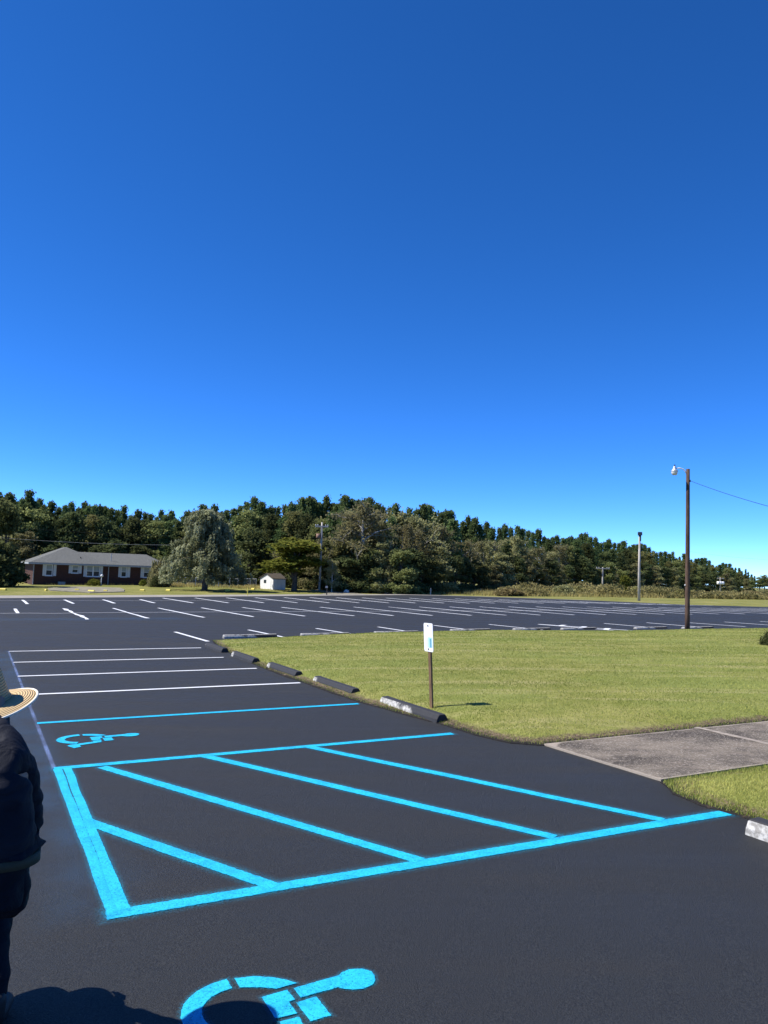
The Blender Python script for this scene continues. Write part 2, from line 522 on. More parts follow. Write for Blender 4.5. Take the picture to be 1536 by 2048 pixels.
# ------------------------------------------------------------------ surfaces laid on the terrain
def sheet(name, poly, mat, dz, spacing, edge=False, hump=None, skirt=0.0, jitter=0.0, subdiv=None):
    """triangulated sheet over polygon (list of 2D), following T + dz (+ hump of distance to the rim)"""
    poly = [Vector((p[0], p[1])) for p in poly]
    b = []
    n = len(poly)
    for i in range(n):
        p, q = poly[i], poly[(i + 1) % n]
        L = (q - p).length
        k = max(1, int(L / (subdiv or spacing)))
        nrm = Vector((-(q - p).y, (q - p).x)).normalized()
        for j in range(k):
            r = p.lerp(q, j / k)
            if jitter and j: r = r + nrm * (mnoise.noise(Vector((r.x * 2.1, r.y * 2.1, 3.3))) * jitter)
            b.append(r)
    nb = len(b)
    P = np.array([[q.x, q.y] for q in b]); Q = np.roll(P, -1, axis=0)
    mn, mx = P.min(0), P.max(0)
    xs = np.arange(mn[0], mx[0], spacing); ys = np.arange(mn[1], mx[1], spacing)
    gx, gy = np.meshgrid(xs, ys)
    pts = np.stack([gx.ravel(), gy.ravel()], 1)
    pts += RNG.uniform(-0.2, 0.2, pts.shape) * spacing
    inside, dist = poly_query(pts, P, Q)
    keep = inside & (dist > spacing * 0.35)
    pts, dist = pts[keep], dist[keep]
    allp = b + [Vector((x, y)) for x, y in pts]
    d0 = [0.0] * nb + list(dist)
    vs, _, fs, ov, _, _ = delaunay_2d_cdt(allp, [], [list(range(nb))], 1, 1e-5)
    D = [d0[o[0]] if o else 0.0 for o in ov]
    co = []
    for q, d in zip(vs, D):
        h = hump(d, q) if hump else 0.0
        co.append((q.x, q.y, T(q.x, q.y) + dz + h))
    fs = [tuple(f) for f in fs]
    if skirt:
        base = len(co)
        idx = {}
        for i, o in enumerate(ov):
            if o and o[0] < nb: idx[o[0]] = i
        ring = [idx[i] for i in range(nb) if i in idx]
        co += [(co[i][0], co[i][1], co[i][2] - skirt) for i in ring]
        D += [0.0] * len(ring)
        for j in range(len(ring)):
            j2 = (j + 1) % len(ring)
            fs.append((ring[j], base + j, base + j2, ring[j2]))
    me = bpy.data.meshes.new(name)
    me.from_pydata(co, [], fs)
    if edge:
        a = me.attributes.new('edge', 'FLOAT', 'POINT')
        a.data.foreach_set('value', np.array(D, dtype=np.float32))
    me.update()
    bm = bmesh.new(); bm.from_mesh(me)
    bmesh.ops.recalc_face_normals(bm, faces=bm.faces)
    if sum(f.normal.z * f.calc_area() for f in bm.faces) < 0:
        bmesh.ops.reverse_faces(bm, faces=bm.faces)
    bm.to_mesh(me); bm.free()
    return link(name, me, mat)


def poly_query(pts, P, Q):
    inside = np.zeros(len(pts), bool); dist = np.full(len(pts), 1e9)
    for (x1, y1), (x2, y2) in zip(P, Q):
        c = ((y1 > pts[:, 1]) != (y2 > pts[:, 1]))
        with np.errstate(divide='ignore', invalid='ignore'):
            xi = (x2 - x1) * (pts[:, 1] - y1) / (y2 - y1) + x1
        inside ^= c & (pts[:, 0] < xi)
        d = np.array([x2 - x1, y2 - y1]); L2 = max(1e-12, d @ d)
        t = np.clip(((pts - [x1, y1]) @ d) / L2, 0, 1)
        pr = np.array([x1, y1]) + t[:, None] * d
        dist = np.minimum(dist, np.linalg.norm(pts - pr, axis=1))
    return inside, dist


def g2(px, py):
    p = G(px, py)
    return Vector((p.x, p.y))


# terrain: one sheet out to the horizon
def build_terrain():
    rs = [0.01, 4, 8, 14, 20, 28, 36, 45, 52, 58, 64, 70, 76, 82, 88, 94, 100, 108, 116, 126, 140, 160, 185, 215, 250, 300, 360, 430, 520, 650, 900, 1400, 2500]
    n = 180
    vs, fs = [], []
    for r in rs:
        for k in range(n):
            a = 2 * math.pi * k / n
            x, y = r * math.cos(a), r * math.sin(a)
            z = T(x, y) - 0.05
            vs.append((x, y, z))
    for i in range(len(rs) - 1):
        for k in range(n):
            k2 = (k + 1) % n
            fs.append((i * n + k, (i + 1) * n + k, (i + 1) * n + k2, i * n + k2))
    me = bpy.data.meshes.new('ground'); me.from_pydata(vs, [], fs); me.update()
    return tag(link('ground', me, M['ground'], smooth=True), kind='structure')


build_terrain()
far_edge = [(-120, 1198), (0, 1196.5), (200, 1195), (400, 1193.6), (600, 1191.8), (700, 1190.9), (820, 1190), (900, 1191.5), (1000, 1194.5), (1100, 1198),
            (1200, 1201.5), (1300, 1206), (1370, 1209.5), (1450, 1211.5), (1536, 1214), (1640, 1217)]
FE = [g2(*q) for q in far_edge]
lot = [Vector((-55, 45))] + FE + [Vector((48, 58)), Vector((34, -14)), Vector((-40, -14))]
tag(sheet('parking_lot', lot, M['asphalt'], 0.0, 6.0, skirt=0.12), kind='structure')

# pale road beyond the far edge, tapering to a sandy shoulder
rd_near = [FE[0], FE[1], FE[2], FE[3], FE[4], FE[5], FE[6], FE[7], FE[8], FE[9], FE[10]]
wid = [7.0, 6.2, 5.6, 5.2, 4.4, 3.6, 3.0, 2.6, 2.2, 1.6, 0.8]
dirn = Vector((-0.55, 0.835))
rd_far = [p + dirn * w for p, w in zip(rd_near, wid)]
tag(sheet('road', [p + dirn * 0.05 for p in rd_near] + rd_far[::-1], M['road'], 0.012, 3.0, skirt=0.08), kind='structure')
ga = [W(95, 1179, 84), W(150, 1176, 90), W(240, 1178, 90), W(250, 1181, 82), W(180, 1183, 78), W(100, 1182, 80)]
tag(sheet('gravel_path', [(p.x, p.y) for p in ga], M['gravel'], 0.03, 2.0, skirt=0.1, jitter=0.6), kind='structure')
gb = [W(640, 1187, 89), W(735, 1188, 93), W(690, 1182, 100), W(610, 1177, 104), W(596, 1176.5, 104), W(660, 1183, 96)]
tag(sheet('driveway', [(p.x, p.y) for p in gb], M['gravel'], 0.03, 2.0, skirt=0.1, jitter=0.3), kind='structure')

# lawns
kerb_px = [(424, 1281.5), (440, 1297), (480, 1317), (520, 1335), (610, 1367), (700, 1399), (790, 1425), (870, 1446), (950, 1471), (1020, 1487), (1086, 1492)]
kerb = [g2(*q) for q in kerb_px]
swA, swB = g2(1088, 1491), g2(1536, 1445)
swC, swD = g2(1322, 1563), g2(1536, 1531)
dv1 = (swB - swA).normalized(); dv2 = (swD - swC).normalized()
far_px = [(1536, 1258), (1400, 1259.5), (1310, 1262), (1190, 1263), (1000, 1262), (880, 1264), (760, 1267), (680, 1270), (600, 1274), (520, 1278), (460, 1280)]
u2 = Vector((U.x, U.y))
farl = [g2(*q) + u2 * 0.22 for q in far_px]
farl[-1] -= u2 * 0.18; farl[-2] -= u2 * 0.08
lawn1 = kerb + [swA + dv1 * 0.05, swB, swA + dv1 * 32, farl[0] + Vector((22, 9))] + farl


def hump1(d, q):
    bump = 0.012 * mnoise.noise(Vector((q.x * 1.3, q.y * 1.3, 0.5))) * min(1, d * 2)
    s = -0.43 * q.x + 0.90 * (q.y - 28.9)
    return 0.145 * (1 - 0.5 * sstep((s + 8) / 6.5)) * (1 - math.exp(-d / 0.55)) * sstep((d + 0.35) / 0.9) + bump


def hump2(d, q):
    return 0.10 * (1 - math.exp(-d / 0.45)) + 0.01 * mnoise.noise(Vector((q.x * 1.3, q.y * 1.3, 0.5))) * min(1, d * 2)


L1 = sheet('lawn', lawn1, M['lawn'], 0.008, 0.3, edge=True, hump=hump1, skirt=0.05, jitter=0.05, subdiv=0.22)
tag(L1, kind='structure')
k2 = [g2(1320, 1565), g2(1345, 1589), g2(1400, 1612), g2(1480, 1634), g2(1560, 1662)]
kend = k2[-1] + Vector((0.45, -0.89)) * 9
lawn2 = [swC + dv2 * 0.03 - Vector((0, 0.03))] + k2 + [kend, kend + dv2 * 16, swC + dv2 * 20 - Vector((0, 0.03))]
L2 = sheet('lawn', lawn2, M['lawn'], 0.008, 0.2, edge=True, hump=hump2, skirt=0.05, jitter=0.05, subdiv=0.15)
tag(L2, kind='structure')
sw = [swA, swC, swC + dv2 * 20, swA + dv1 * 21]
S = sheet('sidewalk', sw, M['walk'], 0.022, 0.25, edge=True, skirt=0.06, subdiv=0.2)
tag(S, kind='structure')
jA, jB = g2(1392, 1458), g2(1560, 1497)
jd = (jB - jA).normalized(); jn = Vector((-jd.y, jd.x))
jpoly = [jA - jn * 0.055, jA + jd * 2.05 - jn * 0.055, jA + jd * 2.05 + jn * 0.055, jA + jn * 0.055]
tag(sheet('sidewalk_joint', jpoly, plain('pale_mortar', (0.33, 0.285, 0.24), 0.9, 0.1, 0.3, 9), 0.027, 0.3, jitter=0.03, subdiv=0.15), kind='structure')


# ------------------------------------------------------------------ painted markings
def paint(name, poly, mat, rim, parent=None, dz=0.006, wob=0.0):
    """flat painted polygon with an oversprayed rim; poly is a list of 2D points, any order"""
    P = [Vector((p[0], p[1])) for p in poly]
    ar = sum(P[i].x * P[(i + 1) % len(P)].y - P[(i + 1) % len(P)].x * P[i].y for i in range(len(P)))
    if ar < 0: P.reverse()
    n = len(P)
    if wob:
        P = [p + Vector((random.uniform(-wob, wob), random.uniform(-wob, wob))) for p in P]
    O = []
    for i in range(n):
        a, b, c = P[i - 1], P[i], P[(i + 1) % n]
        d1 = (b - a).normalized(); d2 = (c - b).normalized()
        n1 = Vector((d1.y, -d1.x)); n2 = Vector((d2.y, -d2.x))
        m = (n1 + n2)
        m = m.normalized() if m.length > 1e-4 else n1
        k = min(1.6, 1.0 / max(0.35, m.dot(n1)))
        O.append(b + m * rim * k)
    cen = sum(P, Vector((0, 0))) / n
    co = [(p.x, p.y, T(p.x, p.y) + dz) for p in P + O]
    fs = [tuple(range(n))] + [(i, n + i, n + (i + 1) % n, (i + 1) % n) for i in range(n)]
    me = bpy.data.meshes.new(name)
    me.from_pydata(co, [], fs)
    uv = me.uv_layers.new(name='edge')
    for l in me.loops:
        uv.data[l.index].uv = (1.0, 0) if l.vertex_index < n else (0.0, 0)
    me.update()
    bm = bmesh.new(); bm.from_mesh(me)
    big = [f for f in bm.faces if len(f.verts) > 4]
    if big: bmesh.ops.triangulate(bm, faces=big, ngon_method='EAR_CLIP')
    bm.to_mesh(me); bm.free()
    return link(name, me, mat, parent)


def strip(name, a, b, w, mat, rim, parent=None, dz=0.006, wob=0.0, seg=1.0, ext=0.0):
    a, b = Vector((a[0], a[1])), Vector((b[0], b[1]))
    d = (b - a).normalized(); nn = Vector((-d.y, d.x)) * w / 2
    a = a - d * ext; b = b + d * ext
    k = max(1, int((b - a).length / seg))
    L, Rr = [], []
    for i in range(k + 1):
        p = a.lerp(b, i / k)
        o1 = mnoise.noise(Vector((p.x * 1.7, p.y * 1.7, 0.2))) * wob; o2 = mnoise.noise(Vector((p.x * 1.7, p.y * 1.7, 9.2))) * wob
        L.append(p + nn + d.yx * Vector((-1, 1)) * o1); Rr.append(p - nn + d.yx * Vector((-1, 1)) * o2)
    return paint(name, Rr + L[::-1], mat, rim, parent, dz)


def Vx(p):
    return Vector((p[0], p[1]))


near = [((18, 1303), (402, 1296), 'long white stall line nearest the tip of the lawn, farthest of the near row'),
        ((27, 1325), (447, 1315), 'long white stall line second from the lawn tip in the near row'),
        ((36, 1353), (513, 1337), 'long white stall line third from the lawn tip, just above the straw hat brim'),
        ((53, 1390), (600, 1366), 'long white stall line starting at the brim of the straw hat')]
for a, b, lab in near:
    tag(strip('stall_line', g2(*a), g2(*b), 0.112, M['white'], 0.02, wob=0.02), lab, 'stall line', 'long white stall lines of the near row')
tag(strip('stall_line', g2(75, 1447), g2(716, 1408), 0.105, M['blue'], 0.05, wob=0.01),
    'thin turquoise stall line between the white stall lines and the farther wheelchair symbol', 'stall line')

# hatched access aisle
ai = empty('access_aisle_marking', G(640, 1640), 'turquoise hatched access aisle with a thick ragged left border and four diagonal stripes', 'floor marking')
org = G(640, 1640)


def child_fix(o, root):
    o.parent = root
    o.matrix_parent_inverse = Matrix.Translation(root.location).inverted()
    return o


A1, A2 = g2(110, 1538), g2(904, 1468)
B1, B2 = g2(216, 1832), g2(1450, 1627)
for o in (
    strip('border_line', A1, A2, 0.100, M['blue'], 0.09, wob=0.012),
    strip('border_line', B1, B2, 0.110, M['blue'], 0.11, dz=0.0064, wob=0.012)):
    child_fix(o, ai)
bl = strip('border_line', g2(115, 1540), g2(228, 1829), 0.070, M['blue'], 0.05, dz=0.0074, wob=0.010, seg=0.2, ext=0.02)
bl['label'] = 'outer pass of the doubled left border'
child_fix(bl, ai)
bl = strip('border_line', g2(134, 1537), g2(248, 1821), 0.066, M['blue'], 0.05, dz=0.0078, wob=0.012, seg=0.2)
bl['label'] = 'inner pass of the doubled left border'
child_fix(bl, ai)
for k, (a, b) in enumerate([((205, 1535), (838, 1722)), ((410, 1513), (1108, 1675)), ((615, 1494), (1325, 1641)), ((172, 1643), (548, 1775))]):
    child_fix(strip('diagonal_stripe', g2(*a), g2(*b), 0.100, M['blue'], 0.10, dz=0.0066 + 0.0002 * k, wob=0.012), ai)

# wheelchair symbols
w2 = Vector((V.y, -V.x)); v2 = Vector((V.x, V.y))
def arc(cx, cy, r0, r1, a0, a1, n=14):
    o = [(cx + r1 * math.cos(R_(a0 + (a1 - a0) * i / n)), cy + r1 * math.sin(R_(a0 + (a1 - a0) * i / n))) for i in range(n + 1)]
    i_ = [(cx + r0 * math.cos(R_(a0 + (a1 - a0) * i / n)), cy + r0 * math.sin(R_(a0 + (a1 - a0) * i / n))) for i in range(n + 1)]
    return o + i_[::-1]
SYM = [('head_and_back', [(-.135, .042), (-.043, .046), (-.06, .245), (-.035, .267), (-.008, .303), (.005, .356), (-.012, .414), (-.045, .442), (-.09, .458), (-.132, .458), (-.172, .427), (-.192, .366), (-.182, .32), (-.158, .293)]),
       ('upper_wheel_arc', [(-.345, -.201), (-.328, -.109), (-.28, -.029), (-.225, .033), (-.179, .065), (-.171, -.039), (-.218, -.11), (-.255, -.199)]),
       ('lower_wheel_arc', [(-.348, -.244), (-.266, -.234)] + arc(-.07, -.235, .19, .285, 180, 345)[15:29][::-1] + arc(-.07, -.235, .19, .285, 345, 182)[:15]),
       ('seat', [(-.12, -.127), (-.133, .003), (-.038, .009), (-.033, -.023), (.08, -.02), (.078, -.121)]),
       ('arm', [(-.008, .011), (-.016, .113), (.159, .12), (.164, .02)]),
       ('leg_and_foot', [(.115, -.112), (.113, -.02), (.225, -.03), (.315, -.285), (.405, -.275), (.455, -.35), (.30, -.415), (.255, -.385), (.17, -.115)])]
SYM[2] = ('lower_wheel_arc', arc(-.07, -.235, .195, .285, 182, 345))
def symbol(o2, scale, label, rim):
    c = g2(*o2)
    root = empty('wheelchair_symbol', (c.x, c.y, T(c.x, c.y)), label, 'floor marking', 'turquoise wheelchair symbols')
    for nm, pl in SYM:
        pts = [c + w2 * (x * scale[0]) + v2 * (y * scale[1]) for x, y in pl]
        child_fix(paint(nm, pts, M['blue'], rim), root)
    return root
symbol((590, 2010), (1, 1), 'turquoise stencilled wheelchair symbol at the bottom edge, half covered by the shadow of a hat', 0.035)
sy_org = Vector((-3.56, 9.64)) + v2 * 0.0
def symbol_at(c, label, rim):
    root = empty('wheelchair_symbol', (c.x, c.y, T(c.x, c.y)), label, 'floor marking', 'turquoise wheelchair symbols')
    for nm, pl in SYM:
        child_fix(paint(nm, [c + w2 * x + v2 * y for x, y in pl], M['blue'], rim), root)
symbol_at(Vector((-3.545, 9.767)) + v2 * 0.13, 'small turquoise wheelchair symbol in the sun between two turquoise stall lines', 0.03)

# faint chalk line and drifted overspray on the left
tag(strip('chalk_line', g2(17, 1303), g2(108, 1537), 0.026, dust_mat('chalk_blue', (0.33, 0.45, 0.85), 0.5), 0.02, dz=0.004), 'faint pale blue layout line along the ends of the near stalls', 'layout line')
o = paint('overspray', [g2(14, 1304), g2(104, 1538), g2(94, 1540), g2(-60, 1310)], M['bluedust'], 0.25, dz=0.003)
tag(o, kind='stuff')
o = strip('overspray', g2(75, 1540), g2(190, 1800), 0.10, M['bluedust'], 0.42, dz=0.003)
tag(o, kind='stuff')
o = strip('overspray', g2(20, 1239), g2(330, 1237), 0.5, M['bluedust'], 1.4, dz=0.003)
tag(o, kind='stuff')

# rows beyond the lawn
gA = 'stall lines along the far side of the lawn'
rowA = [((350, 1264), (416, 1283), 'short white stall line just left of the tip of the lawn'),
        ((497, 1260), (570, 1275), 'short white stall line touching the far lawn edge, first right of the lawn tip'),
        ((632, 1257), (721, 1271), 'short white stall line at the far lawn edge, second right of the lawn tip'),
        ((756, 1254), (848, 1268), 'short white stall line passing just left of the white sign plate'),
        ((868, 1251), (965, 1263), 'short white stall line starting just right of the white sign plate'),
        ((978, 1249), (1085, 1260), 'short white stall line left of the white hatched aisle beyond the lawn'),
        ((1208, 1247), (1312, 1256), 'short white stall line just right of the white hatched aisle'),
        ((1293, 1245.6), (1409, 1255), 'short white stall line passing behind the foot of the brown light pole'),
        ((1379, 1245.6), (1491, 1253.6), 'short white stall line starting just right of the brown light pole'),
        ((1449, 1244), (1563, 1252), 'short white stall line at the right edge beyond the lawn'),
        ((1520, 1243), (1640, 1251), 'white stall line cut by the right edge of the picture')]
for a, b, lab in rowA:
    tag(strip('stall_line', g2(*a), g2(*b), 0.125, M['white'], 0.02, seg=1.5), lab, 'stall line', gA)
ha = empty('hatched_aisle_marking', G(1170, 1254), 'white hatched aisle of two lines and three cross bars beyond the lawn', 'floor marking')
for a, b in (((1077, 1248.6), (1275, 1262)), ((1077, 1248.9), (1232, 1261.6))):
    child_fix(strip('border_line', g2(*a), g2(*b), 0.14, M['white'], 0.02, dz=0.006 if b[0] > 1250 else 0.009), ha)
for a, b in (((1129, 1250.5), (1119, 1252.2)), ((1170, 1253.5), (1161, 1256.2)), ((1216, 1257), (1211, 1260))):
    child_fix(strip('cross_bar', g2(*a), g2(*b), 0.24, M['white'], 0.02, dz=0.012), ha)
Bu = [-62, 30, 128, 226, 316, 403, 485, 563, 640, 707, 777, 838, 899, 959, 1017, 1072, 1125, 1174, 1225, 1272, 1317, 1361, 1403, 1443, 1482, 1519, 1555]
Bl = [-60, 36, 177, 295, 408, 507, 610, 708, 786, 865, 942, 1012, 1081, 1148, 1212, 1273, 1329, 1385, 1438, 1490, 1540, 1588, 1634, 1679, 1722, 1764, 1805]
def yb(i, tab):
    xs = [t[0] for t in tab]
    return float(np.interp(i, xs, [t[1] for t in tab]))
YBu = [(-60, 1218), (128, 1217), (316, 1216), (640, 1214.3), (1000, 1213.5), (1174, 1213.7), (1317, 1214.6), (1560, 1216.5)]
YBl = [(-60, 1227), (36, 1226.5), (120, 1240), (295, 1236.5), (408, 1235), (610, 1232.3), (787, 1231.3), (1081, 1230.3), (1329, 1229), (1540, 1227.8), (1800, 1226)]
for i, (a, b) in enumerate(zip(Bu, Bl)):
    lab = 'white stall line crossing the long line of the far middle double row'
    if i == 1: lab = 'short white stall line stub at the far left, ending on the long cross line'
    if i == 2: lab = 'wavy white stall line second from the left in the middle double row'
    tag(strip('stall_line', g2(a, yb(a, YBu)), g2(b, yb(b, YBl)), 0.155, M['white'], 0.025, seg=1.0, wob=0.22 if i == 2 else 0.06), lab, 'stall line', None if i in (1, 2) else 'stall lines of the middle double row')
Cu = [-40, 45, 129, 206, 280, 326, 390, 453, 510, 568, 620, 673, 724, 772, 819, 865, 910, 954, 997, 1039, 1080, 1120, 1159, 1198, 1237, 1276]
Cl = [-32, 55, 147, 229, 309, 386, 457, 528, 594, 658, 718, 778, 831, 888, 939, 989, 1037, 1087, 1130, 1176, 1219, 1261, 1303, 1344, 1385, 1425]
YCu = [(-60, 1200.5), (45, 1200), (280, 1199), (318, 1196.2), (600, 1195), (820, 1196.3), (954, 1198), (1080, 1200.6), (1159, 1203.4), (1276, 1208)]
YCl = [(-60, 1208), (55, 1208), (309, 1206), (658, 1205.5), (939, 1206.4), (1129, 1206.8), (1260, 1208.3), (1430, 1211.6)]
for i, (a, b) in enumerate(zip(Cu, Cl)):
    tag(strip('stall_line', g2(a, yb(a, YCu)), g2(b, yb(b, YCl)), 0.19, M['white'], 0.03, seg=2, wob=0.05), 'white stall line in the row along the far edge of the car park', 'stall line', 'stall lines along the far edge of the car park')
def polyline(name, pts, w, lab):
    P = [g2(*q) for q in pts]
    L, Rr = [], []
    for i, p in enumerate(P):
        d = (P[min(i + 1, len(P) - 1)] - P[max(0, i - 1)]).normalized(); nn = Vector((-d.y, d.x)) * w / 2
        L.append(p + nn); Rr.append(p - nn)
    tag(paint(name, Rr + L[::-1], M['white'], 0.03, dz=0.004), lab, 'cross line')
polyline('cross_line', [(-60, 1227), (60, 1226.3), (110, 1226.8), (160, 1225.6), (229, 1225.2), (400, 1224), (640, 1223), (800, 1222.2), (1000, 1221.3), (1200, 1221), (1380, 1220.5), (1560, 1220)], 0.11, 'long white cross line running through the middle double row of stalls')
polyline('cross_line', [(-60, 1200.8), (200, 1201), (400, 1201), (700, 1201.3), (900, 1202.2), (1080, 1203.6), (1200, 1205.2), (1330, 1207.5)], 0.11, 'long white cross line through the farthest row of stalls')


# ------------------------------------------------------------------ wheel stops
def make_stop(face, allmat=None):
    prof = [(-0.105, 0.0), (-0.095, 0.055), (-0.062, 0.112), (-0.048, 0.122), (0.048, 0.122), (0.062, 0.112), (0.095, 0.055), (0.105, 0.0)]
    L = 0.915
    xs = [-L, -L + 0.02, -0.46, 0.0, 0.46, L - 0.02, L]
    mb = MB(); vs = []; n = len(prof)
    for x in xs:
        k = 0.93 if abs(x) > L - 0.001 else 1.0
        for y, z in prof:
            vs.append((x, y * k, (z * k) + 0.006 * mnoise.noise(Vector((x * 3, y * 9, z * 9))) * (1 if z > 0.03 else 0)))
    fs, ms = [], []
    for i in range(len(xs) - 1):
        for k in range(n - 1):
            fs.append((i * n + k, (i + 1) * n + k, (i + 1) * n + k + 1, i * n + k + 1))
            ms.append(1 if k in (0, 1) else 0)
    fs.append(tuple(range(n))[::-1]); ms.append(0)
    fs.append(tuple(range((len(xs) - 1) * n, len(xs) * n))); ms.append(0)
    me = bpy.data.meshes.new('wheel_stop'); me.from_pydata(vs, [], fs)
    me.polygons.foreach_set('material_index', ms)
    me.materials.append(M['stop'] if not allmat else M[allmat]); me.materials.append(M[face])
    me.update()
    bm = bmesh.new(); bm.from_mesh(me); bmesh.ops.recalc_face_normals(bm, faces=bm.faces); bm.to_mesh(me); bm.free()
    return me


def slope_rot(rz):
    n = Vector((-GX, -GY, 1)).normalized()
    q = Vector((0, 0, 1)).rotation_difference(n).to_matrix()
    return (q @ Matrix.Rotation(rz, 3, 'Z')).to_euler()


STOPM = {k: make_stop(k) for k in ('stop_face', 'stop_face2', 'stop_white', 'stop_bare')}
STOPW = make_stop('stop_white', 'stop_old')
def put_stop(c, rz, me, lab, grp):
    o = bpy.data.objects.new('wheel_stop', me); COL.objects.link(o)
    o.location = (c.x, c.y, T(c.x, c.y)); o.rotation_euler = slope_rot(rz)
    return tag(o, lab, 'wheel stop', grp)
# -Y local side carries the worn face; it must look along -V
g_ = 'black coated wheel stops along the lawn'
krz = R_(25.3 - 90 + 1.2)
for a, b, k, lab in [((405, 1293), (447, 1306), 'stop_face2', 'dark wheel stop nearest the tip of the lawn'),
                     ((455, 1310), (512, 1329), 'stop_face', 'dark wheel stop second from the lawn tip, pale chips at its far end'),
                     ((525, 1335), (597, 1356), 'stop_face', 'dark wheel stop third from the lawn tip, with a worn pale face'),
                     ((615, 1362), (713, 1395), 'stop_face', 'dark wheel stop beside the end of the thin turquoise line'),
                     ((750, 1407), (882, 1448), 'stop_white', 'dark wheel stop with a worn white face in front of the sign post')]:
    c = (g2(*a) + g2(*b)) / 2 + Vector((V.x, V.y)) * 0.10
    put_stop(c, krz, STOPM[k], lab, g_)
c0 = g2(1491, 1668)
put_stop(c0 + Vector((math.cos(krz), math.sin(krz))) * 0.915 + v2 * 0.09, krz, STOPM['stop_bare'], 'black topped wheel stop with a white face cut by the right edge', g_)
labs = ['pale wheel stop on the far lawn edge just right of the lawn tip', 'pale wheel stop barely showing over the far lawn edge between two stall lines', 'pale wheel stop behind the lawn just left of the sign plate', 'pale wheel stop behind the lawn just right of the sign plate',
        'pale wheel stop behind the lawn just left of the white hatched aisle', 'broken pale wheel stop at the end of the white hatched aisle', 'pale wheel stop behind the lawn left of the brown light pole', 'pale wheel stop beside the foot of the brown light pole']
for (px, py), lab in zip([(503, 1276), (652, 1270.5), (795, 1266.5), (943, 1262), (1066, 1260), (1160, 1259), (1304, 1257.5), (1398, 1257)], labs):
    c = g2(px, py) + u2 * (0.16 if px < 520 else 0.08)
    o = put_stop(c, R_(27), STOPW, lab, 'pale wheel stops beyond the lawn')
    o.scale = (1, 1, 0.9 if px < 520 else 0.62)

# ------------------------------------------------------------------ grass blades
def blades(name, poly, humpf, dens, hgt, wid, rmax, mat, seed):
    rg = np.random.default_rng(seed)
    P = np.array([[q[0], q[1]] for q in poly]); Q = np.roll(P, -1, axis=0)
    out = []; tints = []
    mn, mx = P.min(0), P.max(0)
    mx = np.minimum(mx, [26, 40]); mn = np.maximum(mn, [-12, 1])
    n = int((mx - mn).prod() * dens)
    pts = rg.uniform(mn, mx, (n, 2))
    r = np.hypot(pts[:, 0], pts[:, 1])
    keep = (rg.random(n) < np.minimum(1, (11.0 / r) ** 1.6)) & (r < rmax) & (np.abs(pts[:, 0]) < pts[:, 1] * 0.58)
    pts = pts[keep]
    ins, d = poly_query(pts, P, Q)
    keep = ins & (d > 0.02)
    pts, d = pts[keep], d[keep]
    r = np.hypot(pts[:, 0], pts[:, 1])
    n = len(pts)
    z = np.array([T(x, y) + 0.008 + humpf(dd, Vector((x, y))) for (x, y), dd in zip(pts, d)])
    a = rg.uniform(0, 2 * np.pi, n)
    patch = np.array([mnoise.noise(Vector((x * 0.5, y * 0.5, 1.0))) for x, y in pts])
    edge = np.clip(1 - d / 0.25, 0, 1)
    h = hgt * rg.uniform(0.5, 1.25, n) * (1 + 0.5 * edge)
    w = wid * rg.uniform(0.7, 1.3, n) * np.maximum(1, r / 11)
    lean = rg.uniform(0.1, 0.9, n) * h; la = rg.uniform(0, 2 * np.pi, n)
    b = np.stack([pts[:, 0], pts[:, 1], z - 0.004], 1)
    dx = np.stack([np.cos(a), np.sin(a), np.zeros(n)], 1) * w[:, None] / 2
    tip = b + np.stack([np.cos(la) * lean, np.sin(la) * lean, h], 1)
    vs = np.stack([b - dx, b + dx, tip], 1).reshape(-1, 3)
    stk = np.array([mnoise.noise(Vector((x * 0.22 + y * .06, y * 1.5 - x * .3, 4.0))) for x, y in pts])
    t = np.clip(0.44 + 0.30 * patch + 0.42 * stk + rg.normal(0, 0.15, n), 0, 1)
    t = np.where((edge > 0.5) & (rg.random(n) < 0.5), 0.0, t)
    me = fast_mesh(name, vs, 3, np.repeat(t, 3))
    return tag(link(name, me, mat), kind='stuff')


blades('lawn_grass', lawn1, hump1, 2200, 0.024, 0.009, 38, M['grass'], 3)
blades('lawn_grass', lawn2, hump2, 6500, 0.028, 0.007, 14, M['grass'], 4)
# ------------------------------------------------------------------ sign on its post
sb = g2(861, 1426)
sz = T(sb.x, sb.y)
sroot = empty('parking_sign', (sb.x, sb.y, sz), 'low white sign plate with a faded blue panel on a thin brown post', 'sign')
dS = sb.y
topz = W(854, 1246, dS).z - sz; botz = W(857, 1303, dS).z - sz
lean = Matrix.Rotation(R_(-3.3), 3, 'Y')
def sp(p):
    q = lean @ Vector(p)
    return q
mb = MB()
